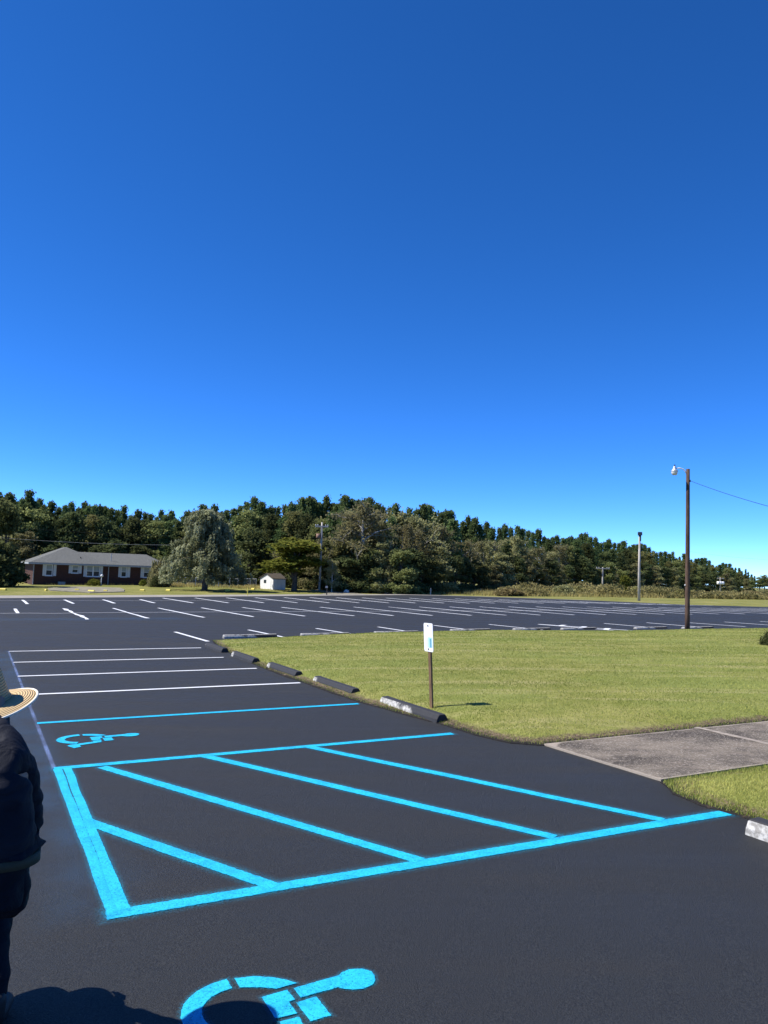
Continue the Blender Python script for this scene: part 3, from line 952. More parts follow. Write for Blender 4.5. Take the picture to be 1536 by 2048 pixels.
# U-channel post
for c, s in (((0, 0.014), (0.052, 0.006)), ((-0.023, 0.0), (0.006, 0.03)), ((0.023, 0.0), (0.006, 0.03))):
    vs = []
    pass
PZ = topz - 0.05
fr = Matrix.Rotation(R_(25.3 - 90), 3, 'Z')     # local -Y of the plate looks along -V
rot = lean @ fr
mb.box(rot @ Vector((0, 0.012, PZ / 2 - 0.05)), (0.034, 0.010, PZ + 0.1), rot)
mb.box(rot @ Vector((-0.027, 0.022, PZ / 2 - 0.05)), (0.020, 0.028, PZ + 0.1), rot)
mb.box(rot @ Vector((0.027, 0.022, PZ / 2 - 0.05)), (0.020, 0.028, PZ + 0.1), rot)
mb.build('post', M['post'], sroot)
def plate(name, w, h, zc, y, t, mat, r, parent=sroot, cx=0.0):
    n = 6; out = []
    for (sx, sy, a0) in ((1, 1, 0), (-1, 1, 90), (-1, -1, 180), (1, -1, 270)):
        for k in range(n + 1):
            a = R_(a0 + 90 * k / n)
            out.append((cx + sx * (w / 2 - r) + r * math.cos(a), zc + sy * (h / 2 - r) + r * math.sin(a)))
    vs = [rot @ Vector((x, y, z)) for x, z in out] + [rot @ Vector((x, y + t, z)) for x, z in out]
    m = len(out)
    fs = [tuple(range(m))[::-1], tuple(range(m, 2 * m))] + [(i, (i + 1) % m, m + (i + 1) % m, m + i) for i in range(m)]
    me = bpy.data.meshes.new(name); me.from_pydata(vs, [], fs); me.update()
    bm = bmesh.new(); bm.from_mesh(me); bmesh.ops.recalc_face_normals(bm, faces=bm.faces); bm.to_mesh(me); bm.free()
    return link(name, me, mat, parent)
zc = (topz + botz) / 2; hh = topz - botz
plate('sign_plate', 0.285, hh, zc, 0.0, 0.006, M['signwhite'], 0.035)
plate('faded_panel', 0.12, hh * 0.36, zc - hh * 0.17, -0.003, 0.003, M['signblue'], 0.008, cx=0.055)
plate('faded_panel', 0.045, hh * 0.30, zc - hh * 0.18, -0.006, 0.003, M['signblue2'], 0.006, cx=0.072)['label'] = 'darker blue stripe of the faded panel'
plate('faded_panel', 0.05, hh * 0.30, zc - hh * 0.17, -0.003, 0.003, M['signpale'], 0.006, cx=-0.055)['label'] = 'faint grey patch left of the blue panel'
for z in (zc + hh * 0.41, zc - hh * 0.41):
    plate('bolt', 0.022, 0.022, z, -0.010, 0.011, M['darkmetal'], 0.010)

# ------------------------------------------------------------------ light pole at the lawn edge
pb = g2(1374.6, 1258.5)
pz = T(pb.x, pb.y)
dP = pb.y
ptop = W(1376, 938, dP)
pr = empty('light_pole', (pb.x, pb.y, pz), 'tall brown wooden pole with a round street lamp on a short white arm', 'light pole')
H = ptop.z - pz
tx = ptop.x - pb.x
mb = MB()
mb.tube([(tx * t, 0, H * t - (0.3 if t == 0 else 0)) for t in (0, 0.1, 0.3, 0.5, 0.7, 0.85, 1.0)], [0.108, 0.104, 0.098, 0.092, 0.086, 0.081, 0.077], 14)
mb.build('pole', M['pole'], pr, smooth=True)
def rel(px, py, root, depth):
    return W(px, py, depth) - Vector(root.location)
arm = [rel(1372.2, 947, pr, dP), rel(1370.5, 942.5, pr, dP), rel(1366, 938, pr, dP), rel(1360, 936.2, pr, dP), rel(1351, 936.6, pr, dP)]
MB().tube(arm, 0.024, 8).build('lamp_arm', M['whitep'], pr, smooth=True)
hc = rel(1349, 941.5, pr, dP)
hz = hc.z
lamp = MB().lathe([(0.0, 0.20), (0.045, 0.20), (0.05, 0.15), (0.075, 0.10), (0.08, 0.06), (0.15, 0.0), (0.155, -0.02), (0.14, -0.02), (0.0, 0.0)], 20, c=hc).build('lamp_housing', M['steel'], pr, smooth=True)
MB().lathe([(0.135, -0.02), (0.14, -0.06), (0.12, -0.13), (0.09, -0.19), (0.0, -0.195)], 20, c=hc).build('lamp_refractor', M['lens'], pr, smooth=True)
MB().tube([hc + Vector((0.01, 0, 0.19)), hc + Vector((0.01, 0, 0.27))], [0.025, 0.03], 8).build('photocell', M['darkmetal'], pr)
MB().box((tx * 0.93 + 0.09, 0, H * 0.925), (0.04, 0.05, 0.10)).build('cable_bracket', M['darkmetal'], pr)
MB().tube([(-0.11, -0.03, 1.9), (-0.125, -0.03, 1.9)], [0.035, 0.035], 10).build('pole_tag', M['whitep'], pr)
def cable(name, a, b, sag, r, lab, n=24):
    pts = [a.lerp(b, i / n) - Vector((0, 0, sag * 4 * (i / n) * (1 - i / n))) for i in range(n + 1)]
    return tag(MB().tube(pts, r, 5).build(name, M['wire']), lab, 'cable')
wa = W(1380.5, 961.5, dP)
wb = W(1700, 1052, 21)
cable('overhead_cable', wa, wb, 0.12, 0.010, 'thin dark cable running from the brown light pole down to the right')

# ------------------------------------------------------------------ flood light pole at the far edge
fb = W(1278, 1198.5, 82)
fz = T(fb.x, fb.y)
fr2 = empty('floodlight_pole', (fb.x, fb.y, fz), 'pale wooden pole with a dark square floodlight on top beyond the car park', 'light pole')
ft = W(1278.2, 1072, 82).z - fz
MB().tube([(0, 0, -0.3), (0, 0, ft * 0.5), (0.02, 0, ft)], [0.15, 0.125, 0.10], 10).build('pole', M['polegrey'], fr2, smooth=True)
MB().tube([(0.05, -0.12, ft - 0.55), (0.06, -0.12, ft + 0.1)], [0.09, 0.09], 8).build('ballast', M['darkmetal'], fr2)
mb = MB(); mb.box((0.02, -0.1, ft + 0.24), (0.40, 0.28, 0.32), Matrix.Rotation(R_(-15), 3, 'X')); mb.box((-0.02, 0, ft + 0.03), (0.1, 0.1, 0.16))
mb.build('floodlight', M['darkmetal'], fr2)
MB().box((0.02, -0.255, ft + 0.21), (0.33, 0.012, 0.25), Matrix.Rotation(R_(-15), 3, 'X')).build('flood_lens', M['glass'], fr2)

# ------------------------------------------------------------------ utility poles
def utility(px, ybase, ytop, depth, lab, arm_w, arm_z, rad, trans, arm_rz=0.0):
    b = W(px, ybase, depth); z0 = T(b.x, b.y)
    root = empty('utility_pole', (b.x, b.y, z0), lab, 'utility pole', 'utility poles along the woods')
    h = W(px, ytop, depth).z - z0
    MB().tube([(0, 0, -0.5), (0, 0, h * 0.5), (0, 0, h)], [rad * 1.25, rad * 1.1, rad * 0.9], 8).build('pole', M['polegrey'], root, smooth=True)
    rm = Matrix.Rotation(arm_rz, 3, 'Z')
    MB().box((0, -rad - 0.03, h - arm_z), (arm_w, 0.13, 0.19), rm).build('crossarm', M['polegrey'], root)
    for x in (-0.46, -0.30, 0.30, 0.46):
        p = rm @ Vector((x * arm_w, -rad - 0.03, h - arm_z + 0.06))
        MB().lathe([(0.0, 0.22), (0.05, 0.2), (0.07, 0.12), (0.04, 0.08), (0.04, 0.0)], 8, c=p).build('insulator', M['lens'], root)
    for k, (dx, dz, s, m) in enumerate(trans):
        MB().lathe([(0, s * 1.0), (s * 0.5, s * 0.96), (s * 0.5, 0.06), (s * 0.42, 0.0), (0, 0)], 12, c=(dx, -rad - 0.05, h - dz)).build('transformer', M[m], root, smooth=True)
    return root
M['rust'] = plain('rust_brown_enamel', (0.26, 0.15, 0.10), 0.7, 0.3, 0.3, 4)
utility(639, 1174, 1044.5, 100, 'utility pole with a crossarm and rusty transformer before the woods above the shed', 1.7, 0.55, 0.12, [(-0.38, 2.1, 0.62, 'rust')])
utility(1205, 1178, 1134.5, 150, 'small pale utility pole with a plain wide crossarm beyond the scrub', 2.6, 0.25, 0.13, [])
utility(1440.5, 1188, 1155, 270, 'small far utility pole with white transformers under its crossarm, right of the brown light pole', 2.4, 0.4, 0.20, [(-0.75, 2.4, 1.05, 'whitep'), (0.0, 2.4, 1.05, 'whitep'), (0.75, 2.4, 1.05, 'whitep')])
cable('overhead_cable', W(-40, 1072, 92), W(345, 1090, 100), 0.25, 0.014, 'pale overhead wire crossing the dark trees above the brick house', 30).data.materials[0] = M['trim']
cable('overhead_cable', W(-40, 1049, 93), W(345, 1072, 100), 0.2, 0.010, 'hair thin upper wire crossing the trees above the brick house', 30)
cable('overhead_cable', W(1379, 1103, 300), W(1560, 1121, 240), 0.4, 0.015, 'hair thin wire low in the sky right of the brown light pole', 20)

# ------------------------------------------------------------------ brick house
HA = R_(29.0)
hd = Vector((math.cos(HA), math.sin(HA), 0)); hn = Vector((math.sin(HA), -math.cos(HA), 0))   # along the front, out of the front
h0 = W(64, 1173.5, 99)
hz0 = T(h0.x, h0.y)
def fac(px, py=1150):
    d = ray(px, py)
    # intersect with the vertical plane through h0 along hd
    t = (Vector((h0.x, h0.y, CAM_H)) - Vector((0, 0, CAM_H))).dot(hn) / Vector((d.x, d.y, 0)).dot(hn)
    q = Vector((0, 0, CAM_H)) + d * t
    return (q - h0).dot(hd), q.z - hz0
house = empty('brick_house', (h0.x, h0.y, hz0), 'low dark red brick house with a grey hipped roof and white shuttered windows', 'house', rz=HA)
Lf = fac(333, 1150)[0]
zE = fac(66, 1124.5)[1]
DEP = 8.4
def hbox(mb, x0, x1, y0, y1, z0, z1, mi=0):
    return mb.box(((x0 + x1) / 2, (y0 + y1) / 2, (z0 + z1) / 2), (x1 - x0, y1 - y0, z1 - z0), None, mi)
# walls with window openings in the front face
px_w = [(90.5, 104.8, 1128.6, 1151.4), (143, 156.5, 1130.4, 1146.4), (172, 199.5, 1131.2, 1153.3), (241.8, 253, 1133.2, 1154.2), (286.5, 299, 1134.4, 1155.2)]
px_s = [((84.6, 90.5), (106, 112.2)), ((136.7, 143), (157, 162.8)), ((166.6, 172), (199.8, 205.3)), ((236.4, 241.8), (253, 260)), ((281, 286.5), (299, 304.5))]
wins = []
for a, b, y0, y1 in px_w:
    x0 = fac(a)[0]; x1 = fac(b)[0]; xm = (a + b) / 2
    wins.append((x0, x1, fac(xm, y1)[1], fac(xm, y0)[1]))
def wall_front(y=0.0):
    """front wall as a grid of rectangles around the openings, 0.2 thick, reveals included"""
    mb = MB()
    xs = [0.0]; 
    for x0, x1, z0, z1 in wins:
        hbox(mb, xs[-1], x0, 0, 0.2, -0.6, zE)
        hbox(mb, x0, x1, 0, 0.2, -0.6, z0)
        hbox(mb, x0, x1, 0, 0.2, z1, zE)
        xs.append(x1)
    hbox(mb, xs[-1], Lf, 0, 0.2, -0.6, zE)
    return mb
mb = wall_front()
WING = 8.6
WD = 13.0
hbox(mb, 0, 0.2, 0.2, WD, -0.6, zE); hbox(mb, 0.2, WING, WD - 0.2, WD, -0.6, zE); hbox(mb, WING - 0.2, WING, DEP, WD - 0.2, -0.6, zE)
hbox(mb, WING, Lf, DEP - 0.2, DEP, -0.6, zE); hbox(mb, Lf - 0.2, Lf, 0.2, DEP - 0.2, -0.6, zE)
wme = mb.mesh('wall')
uv = wme.uv_layers.new(name='UVMap')
for p in wme.polygons:
    for li in p.loop_indices:
        c = wme.vertices[wme.loops[li].vertex_index].co
        uv.data[li].uv = (c.x + c.y * 0.999, c.z) if abs(p.normal.z) < 0.5 else (c.x, c.y)
link('wall', wme, M['brick'], house)
# roof
OV = 0.55
e = zE + 0.02
zr = fac(200, 1105.5)[1] + 1.0
def solve_ridge(py, px, setback):
    # height of a point set back behind the front plane seen at this pixel
    d = ray(px, py); Q = Vector((h0.x, h0.y, CAM_H)) - hn * setback
    t = Q.dot(hn) - 0
    t = (Vector((Q.x, Q.y, 0))).dot(hn) / Vector((d.x, d.y, 0)).dot(hn)
    q = Vector((0, 0, CAM_H)) + d * t
    return q.z - hz0, (q - Vector(h0)).dot(hd)
zmain, _ = solve_ridge(1105.5, 200, DEP / 2)
zwing, xap = solve_ridge(1093.2, 109, WING / 2)
_, xrend = solve_ridge(1108.8, 304, DEP / 2)
mb = MB()
x0, x1 = -OV, Lf + OV
ap = (WING / 2, WING / 2, zwing); apb = (WING / 2, WD - WING / 2 + 0.2, zwing)
# wing: hipped to the front and back
wv = [(-OV, -OV, e), (WING + OV, -OV, e), ap, (-OV, WD + OV, e), (WING + OV, WD + OV, e), apb]
wv = [Vector(q) for q in wv]
def slab(faces, vs, th=0.12):
    n = len(vs)
    mb.add(list(vs) + [Vector(q) - Vector((0, 0, th)) for q in vs], [f for f in faces] + [tuple(i + n for i in reversed(f)) for f in faces])
slab([(0, 1, 2), (0, 2, 5, 3), (1, 4, 5, 2), (3, 5, 4)], wv)
rx = min(xrend, Lf - 2.0)
mv = [Vector(q) for q in [(WING * 0.45, -OV + 0.004, e + 0.004), (x1, -OV + 0.004, e + 0.004), (x1, DEP + OV, e + 0.004), (WING * 0.45, DEP + OV, e + 0.004), (WING * 0.45, DEP / 2, zmain), (rx, DEP / 2, zmain)]]
slab([(0, 1, 5, 4), (1, 2, 5), (2, 3, 4, 5)], mv)
roof = mb.build('roof', M['shingle'], house)
# fascia and gutter
mb = MB()
hbox(mb, -OV, x1, -OV - 0.10, -OV - 0.005, e - 0.24, e - 0.02); hbox(mb, -OV - 0.1, -OV - 0.005, -OV - 0.1, WD + OV, e - 0.24, e - 0.02); hbox(mb, x1 + 0.005, x1 + 0.1, -OV - 0.1, DEP + OV, e - 0.24, e - 0.02)
mb.build('gutter', M['trim'], house)
mb = MB(); hbox(mb, -OV, x1, -OV, -0.004, e - 0.22, e - 0.17); hbox(mb, -OV, -0.004, 0, WD, e - 0.22, e - 0.17)
mb.build('soffit', M['trim'], house)
for i, px in enumerate((66.5, 216.5)):
    x = fac(px)[0]
    mb = MB(); hbox(mb, x - 0.05, x + 0.05, -0.10, -0.01, 0.02, e - 0.35); mb.tube([(x, -0.055, e - 0.36), (x, -OV - 0.04, e - 0.2)], 0.045, 6); mb.tube([(x, -0.055, 0.06), (x, -0.3, 0.03)], 0.045, 6)
    mb.build('downspout', M['trim'], house)
for (x0_, x1_, z0, z1), (sl, sr), nm in zip(wins, px_s, range(5)):
    fr_ = MB(); t = 0.09
    hbox(fr_, x0_ - 0.02, x0_ + t, 0.03, 0.10, z0, z1); hbox(fr_, x1_ - t, x1_ + 0.02, 0.03, 0.10, z0, z1)
    hbox(fr_, x0_ + t, x1_ - t, 0.03, 0.10, z1 - t, z1); hbox(fr_, x0_ + t, x1_ - t, 0.03, 0.10, z0, z0 + t)
    hbox(fr_, x0_ + t, x1_ - t, 0.04, 0.09, (z0 + z1) / 2 - 0.04, (z0 + z1) / 2 + 0.03)
    if nm == 2: hbox(fr_, (x0_ + x1_) / 2 - 0.08, (x0_ + x1_) / 2 + 0.08, 0.025, 0.095, z0 + t, z1 - t)
    w = fr_.build('window', M['whitep'], house)
    p = MB(); hbox(p, x0_ + 0.02, x1_ - 0.02, 0.105, 0.12, z0 + 0.02, z1 - 0.02); p.build('pane', M['glass'], w)
    b = MB(); hbox(b, x0_ + 0.1, x1_ - 0.1, 0.092, 0.10, (z0 + z1) / 2 + 0.04, z1 - 0.1)
    b.build('blind', plain('pale_blind', (0.34, 0.38, 0.40), 0.7, 0.2, 0.1), w)
    s = MB(); hbox(s, x0_ - 0.06, x1_ + 0.06, -0.07, 0.03, z0 - 0.07, z0 - 0.002); s.build('sill', M['shutter'], w)
    for q in (sl, sr):
        a0, a1 = fac(q[0])[0], fac(q[1])[0]
        s = MB(); hbox(s, a0, a1 - 0.01, -0.045, -0.003, z0 - 0.02, z1 + 0.02)
        n = 9
        for k in range(n):
            zz = z0 + 0.08 + (z1 - z0 - 0.16) * k / (n - 1)
            s.box(((a0 + a1) / 2, -0.05, zz), (a1 - a0 - 0.1, 0.012, (z1 - z0) / n * 0.5), Matrix.Rotation(R_(25), 3, 'X'))
        s.build('shutter', M['shutter'], house)
xv, zv = fac(122, 1170)
mb = MB(); hbox(mb, xv - 0.42, xv + 0.42, -0.75, -0.2, -0.1, 0.42)
for k in range(5): hbox(mb, xv - 0.36, xv + 0.36, -0.765, -0.752, 0.0 + k * 0.07, 0.03 + k * 0.07)
tag(mb.build('air_conditioner', M['trim'], None, loc=Vector((h0.x, h0.y, hz0)), rz=HA), 'low grey air conditioning unit at the foot of the brick house wall', 'air conditioner')
def on_roof(px, py):
    d = ray(px, py); best = None
    inv = Matrix.Translation((h0.x, h0.y, hz0)) @ Matrix.Rotation(HA, 4, 'Z')
    iv = inv.inverted(); o = iv @ Vector((0, 0, CAM_H)); dd = iv.to_3x3() @ d
    # main front roof plane
    n = (mv[1] - mv[0]).cross(mv[4] - mv[0])
    return o + dd * ((mv[0] - o).dot(n) / dd.dot(n))
p = on_roof(154.5, 1110); MB().box(p + Vector((0, 0, 0.12)), (0.5, 0.5, 0.22)).build('roof_vent', M['whitep'], roof)
p = on_roof(161, 1119); MB().tube([p, p + Vector((0, 0, 0.35))], 0.06, 8).build('vent_pipe', M['darkmetal'], roof)
p = on_roof(222, 1122); MB().tube([p - Vector((0, 0, 0.4)), p + Vector((0, 0, 1.0))], 0.05, 8).build('service_mast', M['steel'], roof)

# garden lamp, shed, fence, mailbox, small things
def ground_at(px, depth, py=1172):
    p = W(px, py, depth); return Vector((p.x, p.y, T(p.x, p.y)))
def ht(px, py, depth):
    return W(px, py, depth).z
q = ground_at(202, 97.5); r = empty('garden_lamp', q, 'white globe lamp on a short post in front of the brick house', 'garden lamp')
hh_ = ht(202, 1153.5, 97.5) - q.z
MB().tube([(0, 0, -0.1), (0, 0, hh_)], 0.055, 8).build('lamp_post', M['whitep'], r)
MB().lathe([(0, 0.22), (0.12, 0.18), (0.18, 0.08), (0.17, -0.04), (0.08, -0.12), (0, -0.12)], 12, c=(0.03, 0, hh_ + 0.08)).build('globe', M['whitep'], r, smooth=True)

# shed with a gabled roof: lit end wall towards the left, shaded side towards the camera
q = ground_at(546, 99.0, 1173)
shA = R_(62)                       # direction of the lit end wall, running away to the left
se = Vector((-math.cos(R_(48)), math.sin(R_(48)), 0)); ss = Vector((math.sin(R_(48)), math.cos(R_(48)), 0))
shed = empty('garden_shed', q, 'small white garden shed half hidden under the low branches, its right side in shade', 'shed')
ew = 3.0; sl_ = 1.9; hw = 1.35; hp = 1.95
P0, P1 = Vector((0, 0, 0)), se * ew
mb = MB(); z = Vector((0, 0, 1))
A = [P0 - z * .2, P1 - z * .2, P1 + z * hw, P0 + se * ew / 2 + z * hp, P0 + z * hw]
B = [a + ss * sl_ for a in A]
mb.add(A + B, [(0, 1, 2, 3, 4), (9, 8, 7, 6, 5), (0, 4, 9, 5), (1, 6, 7, 2)])
bm_ = mb.mesh('wall'); link('wall', bm_, plain('white_shed_siding', (0.74, 0.74, 0.72), 0.6, 0.3, 0.12, 3), shed)
mb = MB()
for s0, s1 in ((A[4], A[3]), (A[2], A[3])):
    d = (s1 - s0).normalized() * 0.2
    a, b = s0 - d - ss * 0.15 + z * .02, s1 - ss * 0.15 + z * .02
    c, e_ = b + ss * (sl_ + .3), a + ss * (sl_ + .3)
    mb.add([a, b, c, e_, a + z * .07, b + z * .07, c + z * .07, e_ + z * .07], [(0, 1, 2, 3), (7, 6, 5, 4), (0, 4, 5, 1), (2, 6, 7, 3), (0, 3, 7, 4), (1, 5, 6, 2)])
mb.build('roof', plain('dull_brown_roof', (0.10, 0.085, 0.07), 0.9, 0.1, 0.3, 5), shed)
on = Vector((-se.y, se.x, 0)); on = -on if on.y > 0 else on
if on.dot(ss) > 0: on = -on
mb = MB()
mb.box(P0.lerp(P1, 0.62) + z * 0.95 + on * 0.02, (0.5, 0.03, 0.4), Matrix.Rotation(math.atan2(se.y, se.x), 3, 'Z'))
mb.build('window', M['glass'], shed)
mb = MB(); mb.box(P0.lerp(P1, 0.3) + z * 0.58 + on * 0.015, (0.8, 0.02, 1.12), Matrix.Rotation(math.atan2(se.y, se.x), 3, 'Z')); mb.build('door', M['whitep'], shed)

# chain-link fence behind the cedar
fe = empty('chain_link_fence', ground_at(325, 101), 'low grey chain-link fence with a narrow gate between the house and the shed', 'fence')
f0 = Vector(fe.location)
def fpt(px):
    return ground_at(px, 101 + (px - 325) * 0.012)
fh = 1.08
posts = [328, 337.5, 354, 372, 391, 413, 437, 459, 476, 488, 500, 512]
for px in posts:
    g = fpt(px) - f0
    MB().tube([g - z * .1, g + z * (fh + 0.06)], 0.075 if px in (354, 459, 476) else 0.05, 6).build('post', M['steel'], fe)
a, b = fpt(328) - f0, fpt(459) - f0
MB().tube([a + z * fh, b + z * fh], 0.055, 6).build('top_rail', M['steel'], fe)
a2, b2 = fpt(476) - f0, fpt(512) - f0
MB().tube([a2 + z * fh, b2 + z * fh], 0.055, 6).build('top_rail', M['steel'], fe)
def net(a, b, h, name, parent):
    me = bpy.data.meshes.new(name)
    me.from_pydata([a, b, b + z * h, a + z * h], [], [(0, 1, 2, 3)])
    uv = me.uv_layers.new(name='UVMap'); L = (b - a).length
    for l, c in zip(uv.data, ((0, 0), (L, 0), (L, h), (0, h))): l.uv = c
    return link(name, me, M['net'], parent)
net(a, b, fh, 'wire_mesh', fe); net(a2, b2, fh, 'wire_mesh', fe)
ga_, gb_ = fpt(459.8) - f0 - Vector((0, .05, 0)), fpt(475.2) - f0 - Vector((0, .05, 0))
gate = MB()
for u_, v_ in ((ga_ + z * .08, ga_ + z * (fh - .03)), (gb_ + z * .08, gb_ + z * (fh - .03)), (ga_ + z * .08, gb_ + z * .08), (ga_ + z * (fh - .03), gb_ + z * (fh - .03))):
    gate.tube([u_, v_], 0.03, 6)
gt = gate.build('gate', M['steel'], fe)
net(ga_ + z * .08, gb_ + z * .08, fh - .12, 'gate_mesh', gt)

q = ground_at(653.5, 88, 1187); r = empty('mailbox', q, 'dark mailbox on a single post beside the driveway', 'mailbox')
mh = ht(653.5, 1176, 88) - q.z
MB().box((0, 0, mh / 2), (0.12, 0.12, mh)).build('post', M['bark'], r)
mb = MB(); mb.box((-0.05, -0.05, mh + 0.07), (0.28, 0.5, 0.16)); mb.tube([(-0.05, -0.3, mh + 0.15), (-0.05, 0.2, mh + 0.15)], 0.14, 12); mb.build('letter_box', M['darkmetal'], r)
MB().box((-0.02, -0.33, mh + 0.12), (0.26, 0.02, 0.2)).build('box_door', M['trim'], r)
# small pipe and cap near the driveway
q = ground_at(590, 101, 1181); r = empty('standpipe', q, 'short dark standpipe at the start of the long tree shadow', 'standpipe')
MB().tube([(0, 0, -0.05), (0, 0, 0.35)], 0.09, 8).build('pipe', M['darkmetal'], r); MB().lathe([(0, 0.46), (0.1, 0.43), (0.13, 0.36), (0.13, 0.33), (0, 0.33)], 10).build('cap', M['darkmetal'], r)
# yellow marker stake with its arms
q = ground_at(495.3, 80, 1190); r = empty('marker_stake', q, 'thin yellow marker stake standing in the grass beyond the car park', 'stake')
sh_ = ht(494.5, 1174.5, 80) - q.z
MB().tube([(0, 0, -0.05), (-0.03, 0, sh_)], [0.045, 0.04], 6).build('stake', M['yellow'], r)
MB().box((-0.05, 0, sh_ * 0.62), (0.34, 0.05, 0.09), Matrix.Rotation(R_(-12), 3, 'Y')).build('crossbar', M['yellow'], r)
# yellow painted kerb blocks lying in the grass
kb = None
for px, py, s, lab in [(6, 1179.5, 0.75, 'yellow painted block lying in the grass at the far left edge'), (92, 1181, 0.22, 'small round yellow block left of the gravel patch'), (154, 1180.6, 0.42, 'yellow block lying on the gravel patch before the house'),
                       (183, 1183, 0.85, 'long pale yellow block at the near edge of the gravel patch'), (211, 1182.5, 0.4, 'tilted yellow block at the right end of the gravel patch'), (285, 1181.2, 0.55, 'yellow block in the grass below the right house windows'),
                       (337, 1181, 0.62, 'bright yellow block in the grass before the chain-link fence'), (454.5, 1181.2, 0.55, 'yellow block in the grass left of the yellow stake'), (506, 1178.5, 0.5, 'yellow block in the grass just right of the yellow stake'), (625, 1180, 0.3, 'small yellow block in the grass near the driveway')]:
    q = ground_at(px, 87 if py > 1180 else 90, py)
    d = 87 if py > 1180 else 90
    # settle it on the ground where the pixel meets the terrain
    for _ in range(30):
        d -= (W(px, py, d).z - T(W(px, py, d).x, d)) / 0.028 * -0.35
        d = max(70, min(110, d))
    g = W(px, py, d)
    mb = MB()
    L = s / 2
    prof = [(-0.13, -0.05), (-0.12, 0.08), (-0.07, 0.15), (0.07, 0.15), (0.12, 0.08), (0.13, -0.05)]
    vs = [(x, y, zz) for x in (-L, -L * .9, L * .9, L) for y, zz in [(a * (0.8 if abs(x) == L else 1), b_ * (0.8 if abs(x) == L else 1)) for a, b_ in prof]]
    fs = [(i * 6 + k, (i + 1) * 6 + k, (i + 1) * 6 + k + 1, i * 6 + k + 1) for i in range(3) for k in range(5)] + [(0, 1, 2, 3, 4, 5), (23, 22, 21, 20, 19, 18)]
    mb.add(vs, fs)
    tag(mb.build('yellow_block', M['yellow'], None, loc=(g.x, g.y, T(g.x, g.y)), rz=random.uniform(-.5, .5)), lab, 'block', 'yellow painted blocks in the grass')
def rock(px, py, depth, s, lab, sq=0.6):
    q = ground_at(px, depth, py)
    bm = bmesh.new(); bmesh.ops.create_icosphere(bm, subdivisions=3, radius=s)
    for v_ in bm.verts:
        v_.co *= 1 + 0.25 * mnoise.noise(v_.co * (2.2 / s) + Vector((px, 0, 0))); v_.co.z *= sq
    me = bpy.data.meshes.new('rock'); bm.to_mesh(me); bm.free()
    tag(link('rock', me, M['stone'], None, (q.x, q.y, q.z + s * sq * 0.5), smooth=True), lab, 'rock')
rock(693, 1182, 97, 0.34, 'round white rock beside the mouth of the driveway', 0.8)
rock(766, 1181, 100, 0.45, 'pale flat rock at the foot of the dark wood', 0.35)
rock(774, 1180.5, 99, 0.4, 'pale flat rock next to its twin at the foot of the dark wood', 0.4)
for px, yb_, yt, dd, lab in [(861, 1188, 1176, 98, 'thin pale fence post in the tall grass, nearest of the row'), (922.5, 1182, 1174, 112, 'pale fence post standing in front of the dark wood'), (937, 1182, 1176, 113, 'short fence post just right of the pale one'), (961, 1183, 1177.5, 114, 'short fence post at the right end of the row'), (883, 1182, 1175, 112, 'grey fence post left end of the row before the wood')]:
    q = ground_at(px, dd, yb_); h = max(0.5, ht(px, yt, dd) - q.z)
    mb = MB(); mb.tube([(0, 0, -0.1), (0.01, 0, h - .05), (0.01, 0, h)], [0.075, 0.065, 0.035], 7)
    tag(mb.build('fence_post', M['polegrey'], None, loc=q), lab, 'fence post', 'old fence posts before the wood')

# ------------------------------------------------------------------ vegetation
def quads(cen, size, rg, flat=0.0, elong=1.0, vert=False, face=None):
    """leaf sized quads at the centres; flat pulls the normals upward, elong stretches them"""
    n = len(cen)
    nv = rg.normal(0, 1, (n, 3)); nv[:, 2] += flat * 2 * np.sign(rg.random(n) - 0.1)
    nv /= np.linalg.norm(nv, axis=1)[:, None]
    a = rg.normal(0, 1, (n, 3))
    if vert: a = a * 0.25 + np.array([0, 0, -1.0])
    a -= (a * nv).sum(1)[:, None] * nv
    a /= np.linalg.norm(a, axis=1)[:, None] + 1e-9
    b = np.cross(nv, a)
    s = size * rg.uniform(0.6, 1.4, n)
    A = a * (s * elong)[:, None] / 2; B = b * s[:, None] / 2
    return np.stack([cen - A, cen - B * .9 + A * .15, cen + A, cen + B * .9 + A * .15], 1).reshape(-1, 3)


def crown_obj(cen, size, rg, mat, parent, flat=0.3, elong=1.5, vert=False, tint=None, name='crown'):
    vs = quads(cen, size, rg, flat, elong, vert)
    t = rg.random(len(cen)) if tint is None else np.clip(tint + rg.normal(0, .15, len(cen)), 0, 1)
    return link(name, fast_mesh(name, vs, 4, np.repeat(t, 4)), M[mat], parent)


def limbs_mesh(segs, mat, parent, name='trunk'):
    mb = MB()
    for pts, rads in segs: mb.tube(pts, rads, 6, cap=False)
    return mb.build(name, M[mat], parent, smooth=True)


def proto(name):
    return empty(name, (0, -400, -50))


